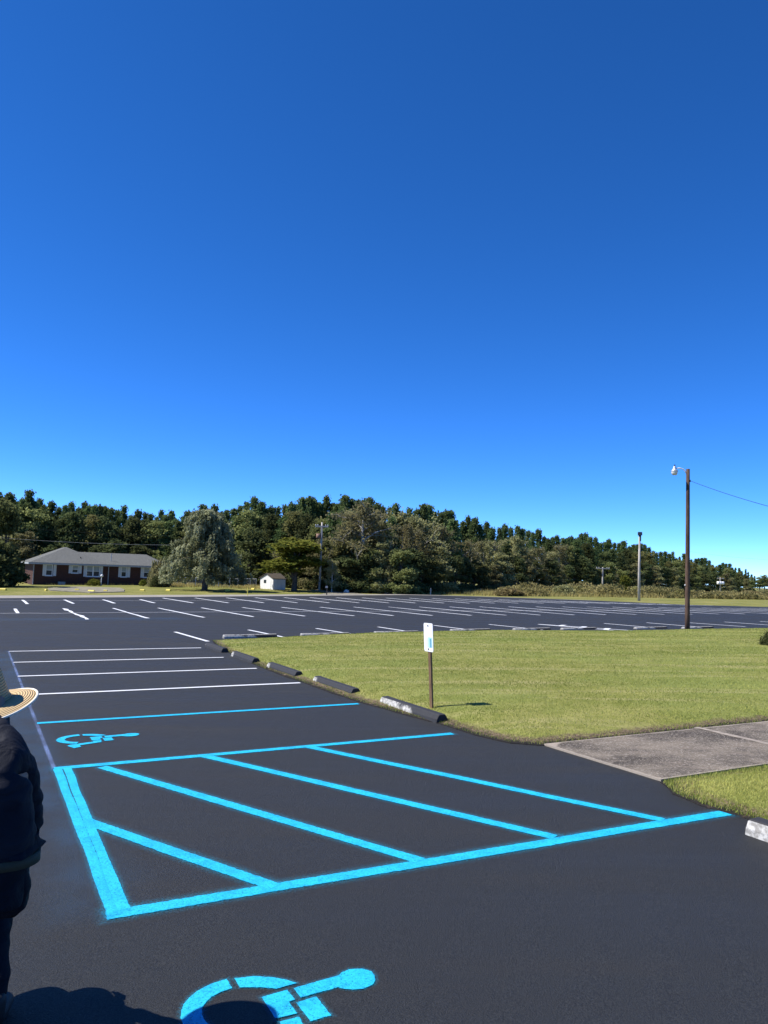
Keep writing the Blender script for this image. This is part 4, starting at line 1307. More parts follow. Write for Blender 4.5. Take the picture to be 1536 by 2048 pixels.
def make_broad(seed, w, mat='oak', bark='bark', nclump=84, leaf=0.235, low=0.12, per=110, open_=0.0, name='broadleaf_tree'):
    """canonical height 10 m; several lobes, each with clumps of leaves on its shell"""
    rg = np.random.default_rng(seed); r = proto(name)
    lobes = []
    nl = 9
    for k in range(nl):
        zc = rg.uniform(low * 10 + 1.2, 8.4); rad = w * (0.62 - 0.035 * zc) * rg.uniform(.6, 1.0)
        a = k * 2.4 + rg.uniform(-.4, .4); d = w * 0.55 * (1 - (zc / 11) ** 2) * rg.uniform(.5, 1.0)
        lobes.append((np.array([d * math.cos(a), d * math.sin(a), zc]), max(.8, rad)))
    lobes.append((np.array([rg.uniform(-.4, .4), rg.uniform(-.4, .4), 8.7]), 1.25))
    if low < .1:
        for k in range(7): lobes.append((np.array([w * .62 * math.cos(k * .9), w * .62 * math.sin(k * .9), rg.uniform(.5, 1.5)]), w * .33))
    cl, segs = [], []
    for c, rad in lobes:
        m = nclump // len(lobes) + 1
        d = rg.normal(0, 1, (m, 3)); d[:, 2] = d[:, 2] * .8 + .15; d /= np.linalg.norm(d, axis=1)[:, None]
        cl.append(c + d * rad * rg.uniform(.65, 1.05, (m, 1)))
        segs.append(([(0, 0, max(.5, c[2] * .45)), Vector(c * np.array([.5, .5, .78])), Vector(c)], [.11, .07, .02]))
    cl = np.concatenate(cl)
    cl = cl[cl[:, 2] > low * 10 * .6]
    for q in cl[::5]:
        b = min(lobes, key=lambda l: np.linalg.norm(l[0] - q))[0]
        segs.append(([Vector(b), Vector(b * .4 + q * .6) + Vector((0, 0, .1)), Vector(q)], [.035, .02, .008]))
    cen, tn = [], []
    for q in cl:
        k = int(per * rg.uniform(.5, 1.3)); rr = rg.uniform(.45, .85)
        p = rg.normal(0, .5, (k, 3)) * rr * np.array([1.15, 1.15, .62]); cen.append(q + p)
        tn.append(np.clip(rg.uniform(.15, .85) + p[:, 2] * .3, 0, 1))
    cen = np.concatenate(cen); cen[:, 2] = np.maximum(cen[:, 2], .05)
    segs.append(([(0, 0, -.4), (.05, 0, 2), (-.03, .05, 4.2), (.02, 0, 6.5), (0, 0, 8.6)], [.26, .2, .15, .08, .02]))
    limbs_mesh(segs, bark, r)
    crown_obj(cen, leaf, rg, mat, r, .35, 1.3, tint=np.concatenate(tn))
    return r


def make_pine(seed, w, mat='pine', dense=1.0, start=.3):
    rg = np.random.default_rng(seed); r = proto('pine_tree')
    segs = [([(0, 0, -.4), (.03, 0, 3), (-.03, .03, 6), (0, 0, 9), (0, 0, 10)], [.17, .14, .1, .04, .012])]
    cen, tn = [], []
    zz = start * 10
    while zz < 9.9:
        f = (zz - start * 10) / (10 - start * 10)
        L0 = w * (1.0 * (1 - f) ** 1.05 + .05) * (0.6 + .4 * min(1, f * 5))
        for k in range(rg.integers(3, 6)):
            if rg.random() < .12: continue
            a = rg.uniform(0, 6.28); L = L0 * rg.uniform(.55, 1.25); up = rg.uniform(-.05, .35) + .3 * f
            dirv = np.array([math.cos(a), math.sin(a), up])
            segs.append(([(0, 0, zz), Vector(dirv * L * .5 + [0, 0, zz - .05]), Vector(dirv * L + [0, 0, zz + .08])], [.035, .02, .006]))
            for s in np.linspace(.4, 1.0, max(2, int(L * 2.2))):
                k_ = int(26 * dense)
                p = rg.normal(0, 1, (k_, 3)) * np.array([.24, .24, .16]) + dirv * L * s + np.array([0, 0, zz + .1])
                cen.append(p); tn.append(np.full(k_, rg.uniform(.15, .85)))
        zz += rg.uniform(.28, .55) * (1 - .35 * f)
    for s in range(6):
        cen.append(rg.normal(0, 1, (14, 3)) * np.array([.16 - .02 * s, .16 - .02 * s, .14]) + np.array([0, 0, 9.2 + s * .17])); tn.append(np.full(14, .6))
    limbs_mesh(segs, 'bark', r)
    crown_obj(np.concatenate(cen), .195, rg, mat, r, .2, 1.6, tint=np.concatenate(tn))
    return r


def make_thin(seed, w, mat='olive', leafs=5200, name='thin_leaved_tree', leaf=.2, spread=1.0, limb=1.0):
    """branchy, half bare tree: pale limbs fork twice, leaves are sparse along the twigs"""
    rg = np.random.default_rng(seed); r = proto(name)
    segs = [([(0, 0, -.4), (.08, .02, 2.2), (-.05, .04, 4.5), (.05, 0, 6.8), (0, 0, 9.2)], [.22 * limb, .18 * limb, .13 * limb, .07 * limb, .015])]
    tips = []
    for k in range(26):
        z0 = rg.uniform(.12, .86) * 10; a = rg.uniform(0, 6.28); L = w * (1.0 - .62 * (z0 / 10) ** 1.5) * rg.uniform(.6, 1.1)
        d = np.array([math.cos(a), math.sin(a), rg.uniform(.1, .75)])
        p0 = np.array([0, 0, z0]); p1 = p0 + d * L * .5 + rg.normal(0, .15, 3); p2 = p0 + d * L + rg.normal(0, .25, 3)
        segs.append(([Vector(p0), Vector(p1), Vector(p2)], [.085 * (1 - z0 / 14) * limb, .05 * limb, .014 * limb]))
        for j in range(5):
            t = rg.uniform(.3, 1); b = p0 * (1 - t) ** 2 + 2 * t * (1 - t) * p1 + t * t * p2
            e_ = b + (d * .4 + rg.normal(0, .6, 3)) * L * .36 + np.array([0, 0, .1]); m_ = (b + e_) / 2 + rg.normal(0, .08, 3)
            segs.append(([Vector(b), Vector(m_), Vector(e_)], [.028, .018, .006])); tips.append((b, e_))
    cen, tn = [], []
    per = leafs // len(tips)
    for b, e_ in tips:
        t = rg.uniform(.1, 1.15, per)[:, None]; p = b + (e_ - b) * t + rg.normal(0, .30 * spread, (per, 3)) * np.array([1, 1, .8]); cen.append(p)
        tn.append(np.full(per, rg.uniform(.1, .9)))
    cen = np.concatenate(cen); cen[:, 2] = np.clip(cen[:, 2], .05, 10.1)
    limbs_mesh(segs, 'palebark', r)
    crown_obj(cen, leaf, rg, mat, r, .2, 1.5, tint=np.concatenate(tn))
    return r


def make_cedar(seed, w):
    """weeping conifer: limbs arch out and hang long fringes"""
    rg = np.random.default_rng(seed); r = proto('weeping_cedar')
    segs = [([(0, 0, -.4), (.05, 0, 2.5), (0, .05, 5), (.1, 0, 7.5), (.25, 0, 9.3)], [.3, .25, .17, .09, .03])]
    cen, tn = [], []
    for k in range(58):
        z0 = 1.5 + 8.0 * (k / 57) ** .85; a = k * 2.4 + rg.uniform(-.3, .3); L = w * (1.05 - .75 * ((z0 - 1.5) / 8.3) ** 1.25) * rg.uniform(.65, 1.1)
        dx, dy = math.cos(a), math.sin(a)
        pts = []
        for t in np.linspace(0, 1, 9):
            pts.append(np.array([dx * L * t, dy * L * t, z0 + L * (.42 * t - .62 * t * t) + rg.normal(0, .03)]))
        segs.append(([Vector(p) for p in pts], [.07 * (1 - .1 * i) for i in range(9)]))
        col = rg.uniform(.1, .95)
        for i in range(2, 9):
            for j in range(9):
                b = pts[i] + rg.normal(0, 1, 3) * np.array([.22, .22, .05]) + (pts[i] - pts[i - 1]) * rg.uniform(-1, 0)
                hang = rg.uniform(.3, 1.25) * (.5 + .07 * i)
                m_ = max(4, int(hang * 11)); t = rg.uniform(0, 1, m_)
                p = np.stack([b[0] + rg.normal(0, .05, m_) + dx * .15 * t, b[1] + rg.normal(0, .05, m_) + dy * .15 * t, b[2] - hang * t], 1)
                cen.append(p); tn.append(np.full(m_, col))
    cen = np.concatenate(cen); keep = cen[:, 2] > .75; cen = cen[keep]; tn = np.concatenate(tn)[keep]
    limbs_mesh(segs, 'bark', r)
    crown_obj(cen, .15, rg, 'cedar', r, 0, 2.6, True, tint=tn)
    return r


def make_bush(seed, mat, name, n=2600, leaf=.10, lump=7, flat=1.0):
    """canonical 2 m wide, 1 m high"""
    rg = np.random.default_rng(seed); r = proto(name)
    segs = []
    cl = []
    for k in range(lump * 6):
        a = rg.uniform(0, 6.28); d = rg.uniform(0, 1) ** .5; zt = math.sqrt(max(0, 1 - d * d)) * rg.uniform(.55, 1.0) * flat
        cl.append(np.array([d * .86 * math.cos(a), d * .86 * math.sin(a), zt * .86]))
        if k % 2 == 0: segs.append(([(0.1 * math.cos(a), .1 * math.sin(a), -.05), Vector(cl[-1] * .6), Vector(cl[-1])], [.022, .014, .005]))
    cen, tn = [], []
    for q in cl:
        k = n // len(cl); cen.append(q + rg.normal(0, .13, (k, 3)) * np.array([1, 1, .8])); tn.append(np.full(k, rg.uniform(.1, .9)))
    cen = np.concatenate(cen); cen[:, 2] = np.maximum(cen[:, 2], .02)
    limbs_mesh(segs, 'bark', r, 'stems')
    crown_obj(cen, leaf, rg, mat, r, .3, 1.4, tint=np.concatenate(tn), name='foliage')
    return r


PINES = [make_pine(20 + i, w) for i, w in enumerate((1.9, 2.3, 1.7, 2.6, 2.1))]
BROAD = [make_broad(40 + i, w) for i, w in enumerate((2.9, 3.4, 2.5))] + [make_broad(47, 3.0, 'dark')]
THIN = [make_thin(60 + i, w) for i, w in enumerate((3.2, 2.7, 3.6))]
LOW = [make_broad(80 + i, w, mat, low=.02, leaf=.27, nclump=130) for i, (w, mat) in enumerate(((3.8, 'dark'), (3.3, 'oak'), (3.6, 'dark'), (3.2, 'olive')))]
USED = set()
def put(protos, px, ybase, ytop, depth, wf, lab, cat, group, rg=random):
    p = rg.choice(protos) if isinstance(protos, list) else protos
    if p.name in USED: o = copy_tree(p)
    else:
        o = p; USED.add(p.name)
    b = W(px, ybase, depth); z0 = T(b.x, b.y)
    h = max(1.0, W(px, ytop, depth).z - z0)
    o.location = (b.x, b.y, z0 - .05)
    s = h / 10.0
    o.scale = (s * wf, s * wf, s); o.rotation_euler = (0, 0, rg.uniform(0, 6.28))
    for k in ('label', 'category', 'group'):
        if k in o: del o[k]
    return tag(o, lab, cat, group)

PROF = [(-80, 990), (0, 986), (22, 996), (50, 990), (78, 1010), (150, 1010), (190, 1008), (215, 1018), (250, 1021), (300, 1022), (345, 1026), (372, 1016), (400, 1012), (445, 1020), (470, 1020), (493, 1000), (515, 1012), (560, 1012), (620, 998), (650, 1004), (690, 999),
        (725, 996), (755, 1006), (790, 1014), (840, 1018), (890, 1022), (908, 1033), (950, 1048), (980, 1050), (1020, 1056), (1060, 1064), (1100, 1072), (1140, 1076), (1165, 1068), (1185, 1080), (1215, 1084), (1250, 1088), (1290, 1090), (1310, 1104), (1360, 1110), (1400, 1116), (1425, 1124), (1446, 1127), (1475, 1134), (1500, 1142), (1516, 1157)]
DEPTH = [(-80, 128), (300, 132), (500, 128), (650, 116), (800, 112), (900, 124), (1000, 140), (1100, 172), (1200, 215), (1300, 265), (1400, 330), (1516, 420)]
def interp(tab, x): return float(np.interp(x, [t[0] for t in tab], [t[1] for t in tab]))
ZONES = [(60, 'at the far left beside the brick house'), (320, 'in the woods behind the brick house'), (470, 'in the woods behind the grey weeping cedar'), (670, 'in the woods behind the shed'),
         (860, 'in the woods behind the tallest half bare tree'), (1110, 'in the woods left of the plain utility pole'), (1290, 'between the plain utility pole and the floodlight pole'), (1385, 'between the floodlight pole and the brown light pole'), (2000, 'in the far woods right of the brown light pole')]
def zone(px):
    for a, s in ZONES:
        if px < a: return s
rg = random.Random(5)
# tall pines that make the skyline
px = -70.0
while px < 1515:
    d = interp(DEPTH, px)
    top = interp(PROF, px) + rg.choice((-6, -1, 3, 7, 10, 14)) * rg.uniform(.6, 1.1) * (1.0 if px < 1100 else .55)
    put(PINES, px, 1172, top, d + rg.uniform(0, 8) * d / 130, rg.uniform(.62, .95), 'tall dark green pine ' + zone(px), 'pine tree', 'pines ' + zone(px), rg)
    px += rg.uniform(9, 15) * (130 / d) ** .55
# second row, broad crowns
px = -60.0
while px < 1510:
    d = interp(DEPTH, px) * .94
    top = interp(PROF, px) + rg.uniform(10, 34) * (130 / d)
    kind = THIN if 690 < px < 1130 and rg.random() < .75 else (BROAD if rg.random() < .7 else PINES)
    nm = {'b': ('broad crowned green tree ', 'broadleaf tree', 'broad trees '), 't': ('thin leaved olive tree ', 'thin leaved tree', 'thin leaved trees '), 'p': ('tall dark green pine ', 'pine tree', 'pines ')}['t' if kind is THIN else 'b' if kind is BROAD else 'p']
    put(kind, px, 1172, top, d, rg.uniform(.85, 1.15), nm[0] + zone(px), nm[1], nm[2] + zone(px), rg)
    px += rg.uniform(18, 26) * (130 / d) ** .5
# low edge trees with skirts to the ground
px = -60.0
while px < 1510:
    d = interp(DEPTH, px) * .885
    if px < 500: d = max(d, 117)
    yb_ = 1174
    top = yb_ - (yb_ - interp(PROF, px)) * rg.uniform(.36, .62)
    put(LOW, px, yb_, top, d, rg.uniform(1.0, 1.45), 'low dense tree ' + zone(px), 'understory tree', 'understory trees ' + zone(px), rg)
    px += rg.uniform(13, 20) * (130 / d) ** .5
for px, top, dd in ((1519, 1153, 520), (1529, 1149, 540), (1541, 1152, 560), (1556, 1148, 540)):
    put(BROAD, px, 1168, top, dd, 1.5, 'hazy distant tree low on the horizon at the right edge', 'tree', 'distant trees at the right edge', rg)
# named trees
ced = make_cedar(99, 4.0)
put(ced, 409, 1178, 1012, 91.5, 1.3, 'large grey green weeping cedar with drooping fringed limbs beside the house', 'tree', None)
lime = make_broad(101, 3.3, 'lime', 'bark', 125, .27, .13, 70)
put(lime, 588, 1177, 1074, 97.5, 2.35, 'broad yellow green tree with layered leaves overhanging the shed', 'tree', None)
big = make_thin(105, 4.0, 'olive', 5200, 'half_bare_tree', .2, 1.1, 1.7)
put(big, 722, 1178, 997, 102, 1.05, 'tallest half bare tree with pale crooked limbs in the middle of the woods', 'tree', None)
bb2 = make_thin(108, 2.6, 'olive', 4200, 'half_bare_tree', .2)
put(bb2, 663, 1184, 1112, 97, .9, 'pale multi stemmed thin tree beside the mailbox', 'tree', None)
th3 = make_thin(109, 3.6, 'olive', 8000, 'half_bare_tree', .2, 1.1)
put(th3, 822, 1178, 1018, 112, 1.1, 'brownish thin leaved tree right of the tallest half bare tree', 'tree', None)
dk = make_broad(111, 3.4, 'dark', 'bark', 120, .3, .02, 90)
put(dk, 6, 1176, 1000, 90, .72, 'dark shaded tree in front of the left end of the brick house', 'tree', None)
dk2 = make_broad(112, 3.2, 'dark', 'bark', 110, .3, .02, 90)
put(dk2, -28, 1178, 992, 86, 1.0, 'dark tree cut by the left edge of the picture', 'tree', None)
dk3 = make_broad(113, 3.4, 'dark', 'bark', 110, .28, .02, 80)
put(dk3, 497, 1176, 1052, 110, 1.2, 'dark rounded tree between the weeping cedar and the lime green tree', 'tree', None)
dk4 = make_broad(114, 3.8, 'dark', 'bark', 90, .28, .0, 80)
put(dk4, 745, 1180, 1120, 103, 1.7, 'dark thicket tree at the foot of the tallest half bare tree', 'tree', None)
# shrubs near the house
def bush(p, px, py, ytop, depth, wpx, lab, cat='shrub', group=None):
    if p.name in USED: o = copy_tree(p)
    else:
        o = p; USED.add(p.name)
    b = W(px, py, depth); z0 = T(b.x, b.y)
    h = max(.25, W(px, ytop, depth).z - z0); w = wpx * depth / F_PX / 2
    o.location = (b.x, b.y, z0 - .02); o.scale = (w, w, h); o.rotation_euler = (0, 0, random.uniform(0, 6.28))
    for k in ('label', 'category', 'group'):
        if k in o: del o[k]
    return tag(o, lab, cat, group)
SC1 = make_bush(201, 'scrub', 'scrub_bush', 6500, .13, 9); SC2 = make_bush(202, 'scrub', 'scrub_bush', 6500, .13, 9); SC3 = make_bush(203, 'olive', 'scrub_bush', 5500, .13, 9)
GR1 = make_bush(204, 'lime', 'garden_shrub'); DK1 = make_bush(205, 'dark', 'garden_shrub', 3600)
CL1 = make_bush(206, 'clip', 'clipped_shrub', 9000, .055, 16, 1.0)
bush(GR1, 187, 1172, 1157, 97, 27, 'dull green shrub under the double window of the house')
bush(GR1, 286, 1173, 1158.5, 99, 16, 'bright green leafy shrub below the right house window')
bush(GR1, 299, 1173, 1163, 99, 12, 'small green shrub just right of the bright one at the house')
bush(DK1, 312, 1174, 1150, 96, 24, 'dark rounded shrub at the right corner of the house')
bush(SC3, 318, 1172, 1118, 97.5, 44, 'loose grey green bush overhanging the right end of the house')
cs = W(1541, 1303, 23.6)
bush(CL1, 1548, 1301, 1254, 23.6, 52, 'small clipped round shrub cut by the right edge of the lawn')
i = 0
scr = 'scrub bushes along the field'
SCR = [(1020, 1190, 1176, 98, 60, 'yellow green scrub mound at the left end of the scrub'), (1070, 1191, 1177, 100, 50, 'yellow scrub mound second from the left end'), (1127, 1193, 1169, 104, 46, 'tall grey scrub mound left of the plain utility pole'), (1158, 1193, 1172, 108, 40, 'grey green scrub bush just left of the plain utility pole'),
       (1190, 1193, 1173, 112, 42, 'scrub bush at the foot of the plain utility pole'), (1222, 1193, 1173, 112, 42, 'scrub bush between the plain utility pole and the vine covered stump'), (1275, 1194, 1173, 112, 44, 'scrub bush around the foot of the floodlight pole'), (1305, 1194, 1173, 115, 48, 'grey scrub mound just right of the floodlight pole'),
       (1335, 1195, 1175, 118, 46, 'low scrub mound between the floodlight pole and the brown pole'), (1362, 1196, 1181, 112, 40, 'low scrub just left of the brown light pole'), (1405, 1198, 1182, 115, 50, 'dark green scrub just right of the brown light pole'), (1430, 1198, 1182, 120, 30, 'green scrub at the foot of the far utility pole'),
       (1462, 1199, 1182, 118, 48, 'reddish scrub right of the far utility pole'), (1500, 1200, 1181, 118, 56, 'olive scrub near the right edge'), (1536, 1201, 1178, 122, 50, 'tall olive scrub cut by the right edge')]
for px, yb_, yt, dd, wpx, lab in SCR:
    bush([SC1, SC2, SC3][i % 3], px, yb_, yt, dd, wpx, lab, 'bush', scr); i += 1
# vine covered stump shaped like a hook
q = ground_at(1252, 106, 1190); r = empty('vine_covered_stump', q, 'hook shaped bright green vine growing over a stump in the scrub', 'vine')
path = [rel(px, py, r, 106) for px, py in ((1254, 1188), (1254, 1180), (1252, 1173), (1256, 1167), (1257, 1160), (1251, 1156), (1246, 1158), (1244, 1164))]
MB().tube(path, [.12, .1, .08, .07, .06, .05, .04, .02], 6).build('stump', M['bark'], r)
rgv = np.random.default_rng(3); cen = []
for a, b in zip(path[:-1], path[1:]):
    for t in np.linspace(0, 1, 8):
        p = a.lerp(b, t); cen.append(np.array(p) + rgv.normal(0, .19, (34, 3)))
crown_obj(np.concatenate(cen), .12, rgv, 'lime', r, .2, 1.4, name='foliage')

# tall grass along the field edge and in the yard
def weeds(name, poly_px, n, h, w, mat, seed, zone_fn=None):
    rg_ = np.random.default_rng(seed)
    P = [W(px, 1185, d) for px, d in poly_px]
    A = np.array([[p.x, p.y] for p in P]); B = np.roll(A, -1, axis=0)
    mn, mx = A.min(0), A.max(0)
    pts = rg_.uniform(mn, mx, (n, 2)); ins, _ = poly_query(pts, A, B); pts = pts[ins]; n = len(pts)
    den = np.array([mnoise.noise(Vector((x * .16, y * .16, seed))) for x, y in pts])
    keep = rg_.random(n) < np.clip(.55 + den, .15, 1); pts = pts[keep]; den = den[keep]; n = len(pts)
    z0 = np.array([T(x, y) - .06 for x, y in pts])
    hh2 = h * rg_.uniform(.45, 1.15, n) * (1 + .55 * den); a = rg_.uniform(0, 6.28, n); la = rg_.uniform(0, 6.28, n)
    b = np.stack([pts[:, 0], pts[:, 1], z0], 1); dx = np.stack([np.cos(a), np.sin(a), 0 * a], 1) * (w * rg_.uniform(.6, 1.4, n))[:, None] / 2
    tip = b + np.stack([np.cos(la) * hh2 * .3, np.sin(la) * hh2 * .3, hh2], 1)
    t = np.clip(.5 + .55 * den + rg_.normal(0, .2, n), 0, 1)
    me = fast_mesh(name, np.stack([b - dx, b + dx, tip], 1).reshape(-1, 3), 3, np.repeat(t, 3))
    return tag(link(name, me, M[mat]), kind='stuff')
weeds('tall_grass', [(800, 103), (900, 100), (1000, 97), (1100, 98), (1200, 100), (1300, 102), (1400, 104), (1600, 106), (1650, 170), (1300, 150), (1100, 130), (1000, 118), (900, 113), (800, 110)], 190000, .62, .06, 'weed', 5)
weeds('tall_grass', [(330, 98), (480, 98), (520, 100), (520, 108), (330, 108)], 9000, .45, .05, 'weed', 6)
weeds('tall_grass', [(90, 97.6), (270, 103.5), (270, 104.5), (90, 98.6)], 5000, .35, .05, 'weed', 7)
def thicket(name, tab, n, seed):
    rg_ = np.random.default_rng(seed)
    px_ = rg_.uniform(tab[0][0], tab[-1][0], n); dd = rg_.uniform(103, 124, n)
    cen, tn = [], []
    for p, d in zip(px_, dd):
        hm = interp(tab, p); q = W(p, 1185, d)
        nz = mnoise.noise(Vector((q.x * .21, q.y * .21, seed))); n2 = mnoise.noise(Vector((q.x * .9, q.y * .9, seed + 5)))
        h = hm * max(.12, .66 + 1.75 * nz + .5 * n2)
        cen.append((q.x, q.y, T(q.x, q.y) - .05 + h * rg_.random() ** .6)); tn.append(.5 + .95 * mnoise.noise(Vector((q.x * .22, q.y * .22, seed + 9))) + .2 * n2)
    cen = np.array(cen)
    vs = quads(cen, .2, rg_, .2, 1.5)
    t = np.clip(np.array(tn) + rg_.normal(0, .18, n), 0, 1)
    return tag(link(name, fast_mesh(name, vs, 4, np.repeat(t, 4)), M['scrub']), kind='stuff')
thicket('scrub_thicket', [(985, .2), (1010, .9), (1120, 1.1), (1200, 1.2), (1330, 1.15), (1370, .7), (1450, .75), (1520, .9), (1640, 1.0)], 52000, 31)
# ------------------------------------------------------------------ person
def skin_mesh(name, joints, edges, sub=2, root=0, smooth=0):
    me = bpy.data.meshes.new(name + '_cage')
    me.from_pydata([tuple(j[0]) for j in joints], edges, [])
    ob = bpy.data.objects.new(name + '_cage', me); COL.objects.link(ob)
    ob.modifiers.new('s', 'SKIN').use_smooth_shade = True
    sv = me.skin_vertices[0].data
    for i, j in enumerate(joints):
        rr = j[1] if isinstance(j[1], tuple) else (j[1], j[1])
        sv[i].radius = rr; sv[i].use_root = (i == root)
    m = ob.modifiers.new('d', 'SUBSURF'); m.levels = sub; m.render_levels = sub
    if smooth: ms = ob.modifiers.new('f', 'SMOOTH'); ms.factor = .5; ms.iterations = smooth
    dg = bpy.context.evaluated_depsgraph_get(); dg.update()
    out = bpy.data.meshes.new_from_object(ob.evaluated_get(dg))
    bm = bmesh.new(); bm.from_mesh(out)
    seen, isl = set(), []
    for v0 in bm.verts:
        if v0 in seen: continue
        st, grp = [v0], []
        seen.add(v0)
        while st:
            q = st.pop(); grp.append(q)
            for e_ in q.link_edges:
                w_ = e_.other_vert(q)
                if w_ not in seen: seen.add(w_); st.append(w_)
        isl.append(grp)
    isl.sort(key=len)
    for grp in isl[:-1]: bmesh.ops.delete(bm, geom=grp, context='VERTS')
    bm.to_mesh(out); bm.free()
    bpy.data.objects.remove(ob); bpy.data.meshes.remove(me)
    out.name = name
    return out


pg = W(-14, 2030, 3.70)
pz0 = T(pg.x, pg.y)
per = empty('person', (pg.x, pg.y, pz0), 'person seen from behind in a straw hat, navy jacket and black trousers, knees bent', 'person')
PO = Vector(per.location)
def J(px, py, d): return W(px, py, d - .06) - PO
CXP = -14
def mirror(p, c):     # mirrored across the body plane through c (world x)
    return Vector((2 * c - p.x, p.y, p.z))
pel = J(0, 1742, 3.42); bel = J(-4, 1680, 3.39); che = J(-8, 1560, 3.39); nek = J(-10, 1470, 3.49); hdb = J(-15, 1427, 3.62); hdt = J(-17, 1382, 3.65)
shR = J(34, 1520, 3.50); elR = J(58, 1645, 3.64); wrR = J(14, 1714, 3.84)
hipR = J(22, 1765, 3.48); knR = J(-6, 1742, 4.00); anR = J(-10, 2005, 3.70); toR = J(0, 2022, 3.86)
shL = J(-60, 1517, 3.50); elL = J(-96, 1640, 3.64); wrL = J(-76, 1712, 3.84)
hipL = J(-40, 1760, 3.48); knL = J(-95, 1738, 4.0); anL = J(-100, 2004, 3.66); toL = J(-104, 2018, 3.83)
LEFT = {}
for r__, l__ in ((shR, shL), (elR, elL), (wrR, wrL), (hipR, hipL), (knR, knL), (anR, anL), (toR, toL)):
    LEFT[tuple(round(q, 5) for q in r__)] = l__
# body: head, neck, arms, hands, legs in one surface
hand_c = wrR + Vector((-0.02, 0.07, -0.02))
joints = [(pel, .12), (bel, .10), (che, .115), (nek, .055), (hdb, (.060, .058)), (hdt, (.056, .054)),
          (shR, .05), (elR, .04), (wrR, .028), (hipR, .085), (knR, .055), (anR, .04), (toR, (.035, .028)),
          (shL, .05), (elL, .04), (wrL, .028), (hipL, .085), (knL, .055), (anL, .04), (toL, (.035, .028)),
          (hdb + Vector((0, .095, .005)), .018)]
edges = [(0, 1), (1, 2), (2, 3), (3, 4), (4, 5), (2, 6), (6, 7), (7, 8), (0, 9), (9, 10), (10, 11), (11, 12), (2, 13), (13, 14), (14, 15), (0, 16), (16, 17), (17, 18), (18, 19), (4, 20)]
def add_hand(wi, wpt, sgn):
    palm = wpt + Vector((sgn * -.005, .055, -.03)); joints.append((palm, (.033, .016))); pi_ = len(joints) - 1; edges.append((wi, pi_))
    for k in range(4):
        o = (k - 1.5) * .019; ln = (.058, .070, .066, .050)[k]
        a = palm + Vector((o * sgn, .022, -.006)); b = a + Vector((o * .15 * sgn, ln * .62, -.012)); c = b + Vector((0, ln * .45, -.040))
        n0 = len(joints); joints.extend([(a, .0085), (b, .008), (c, .0065)]); edges.extend([(pi_, n0), (n0, n0 + 1), (n0 + 1, n0 + 2)])
    a = palm + Vector((-.032 * sgn, -.008, -.004)); b = a + Vector((-.022 * sgn, .03, -.016))
    n0 = len(joints); joints.extend([(a, .010), (b, .008)]); edges.extend([(pi_, n0), (n0, n0 + 1)])
add_hand(8, wrR, 1); add_hand(15, wrL, -1)
link('body', skin_mesh('body', joints, edges, 2), M['skin'], per, smooth=True)

# jacket
wob = lambda: 0
cuffR = elR.lerp(wrR, .86); cuffL = elL.lerp(wrL, .86)
uc = che.lerp(nek, .5)
jj = [(pel + Vector((0, .0, .055)), (.172, .150)), (bel, (.172, .128)), (bel.lerp(che, .5), (.170, .125)), (che, (.163, .122)), (uc, (.118, .105)), (nek, (.080, .078)), (hdb + Vector((0, -.005, -.005)), (.072, .070)),
      (uc.lerp(shR, .6) + Vector((0, 0, .012)), .088), (shR, .082), (shR.lerp(elR, .5) + Vector((.006, -.01, 0)), .080), (elR + Vector((.004, 0, 0)), .066), (elR.lerp(wrR, .45) + Vector((0, 0, -.01)), .055), (cuffR, .046),
      (uc.lerp(shL, .6) + Vector((0, 0, .012)), .088), (shL, .082), (shL.lerp(elL, .5) + Vector((-.006, -.01, 0)), .080), (elL, .066), (elL.lerp(wrL, .45) + Vector((0, 0, -.01)), .055), (cuffL, .046)]
je = [(0, 1), (1, 2), (2, 3), (3, 4), (4, 5), (5, 6), (4, 7), (7, 8), (8, 9), (9, 10), (10, 11), (11, 12), (4, 13), (13, 14), (14, 15), (15, 16), (16, 17), (17, 18)]
jm = skin_mesh('jacket', jj, je, 3, smooth=10)
for v_ in jm.vertices:      # cloth folds
    p = v_.co
    n_ = mnoise.noise(Vector((p.x * 9, p.y * 9, p.z * 16 + p.x * 10))) * .011 + mnoise.noise(Vector((p.x * 24, p.y * 24, p.z * 30))) * .006
    v_.co = p + v_.normal * n_
link('jacket', jm, M['jacket'], per, smooth=True)
# trousers
tj = [(pel + Vector((0, 0, .02)), (.158, .135)), (pel + Vector((-.02, -.01, -.12)), (.140, .140)), (hipR + Vector((-.01, -.01, -.05)), .112), (hipR.lerp(knR, .55) + Vector((-.01, 0, -.04)), .098), (knR, .088), (knR.lerp(anR, .5) + Vector((.004, -.03, 0)), .080), (anR + Vector((0, 0, -.01)), .066),
      (hipL + Vector((0, -.01, -.02)), .115), (hipL.lerp(knL, .55) + Vector((0, 0, -.03)), .108), (knL, .088), (knL.lerp(anL, .5) + Vector((0, -.02, 0)), .074), (anL + Vector((0, 0, -.01)), .066),
      (pel + Vector((0, 0, .085)), (.16, .138))]
te = [(12, 0), (0, 1), (1, 2), (2, 3), (3, 4), (4, 5), (5, 6), (1, 7), (7, 8), (8, 9), (9, 10), (10, 11)]
tm = skin_mesh('trousers', tj, te, 3, smooth=6)
for v_ in tm.vertices:
    p = v_.co
    v_.co = p + v_.normal * (mnoise.noise(Vector((p.x * 10, p.y * 10, p.z * 22))) * .010)
link('trousers', tm, M['trousers'], per, smooth=True)
mb = MB()
bc = pel + Vector((0, 0, .062)); vs, fs = [], []
for k in range(32):
    a = 2 * math.pi * k / 32
    for rr, zz in ((0, -.022), (0, .022), (-.02, .022), (-.02, -.022)):
        vs.append((bc.x + (.157 + rr) * math.cos(a), bc.y + (.136 + rr) * math.sin(a), bc.z + zz))
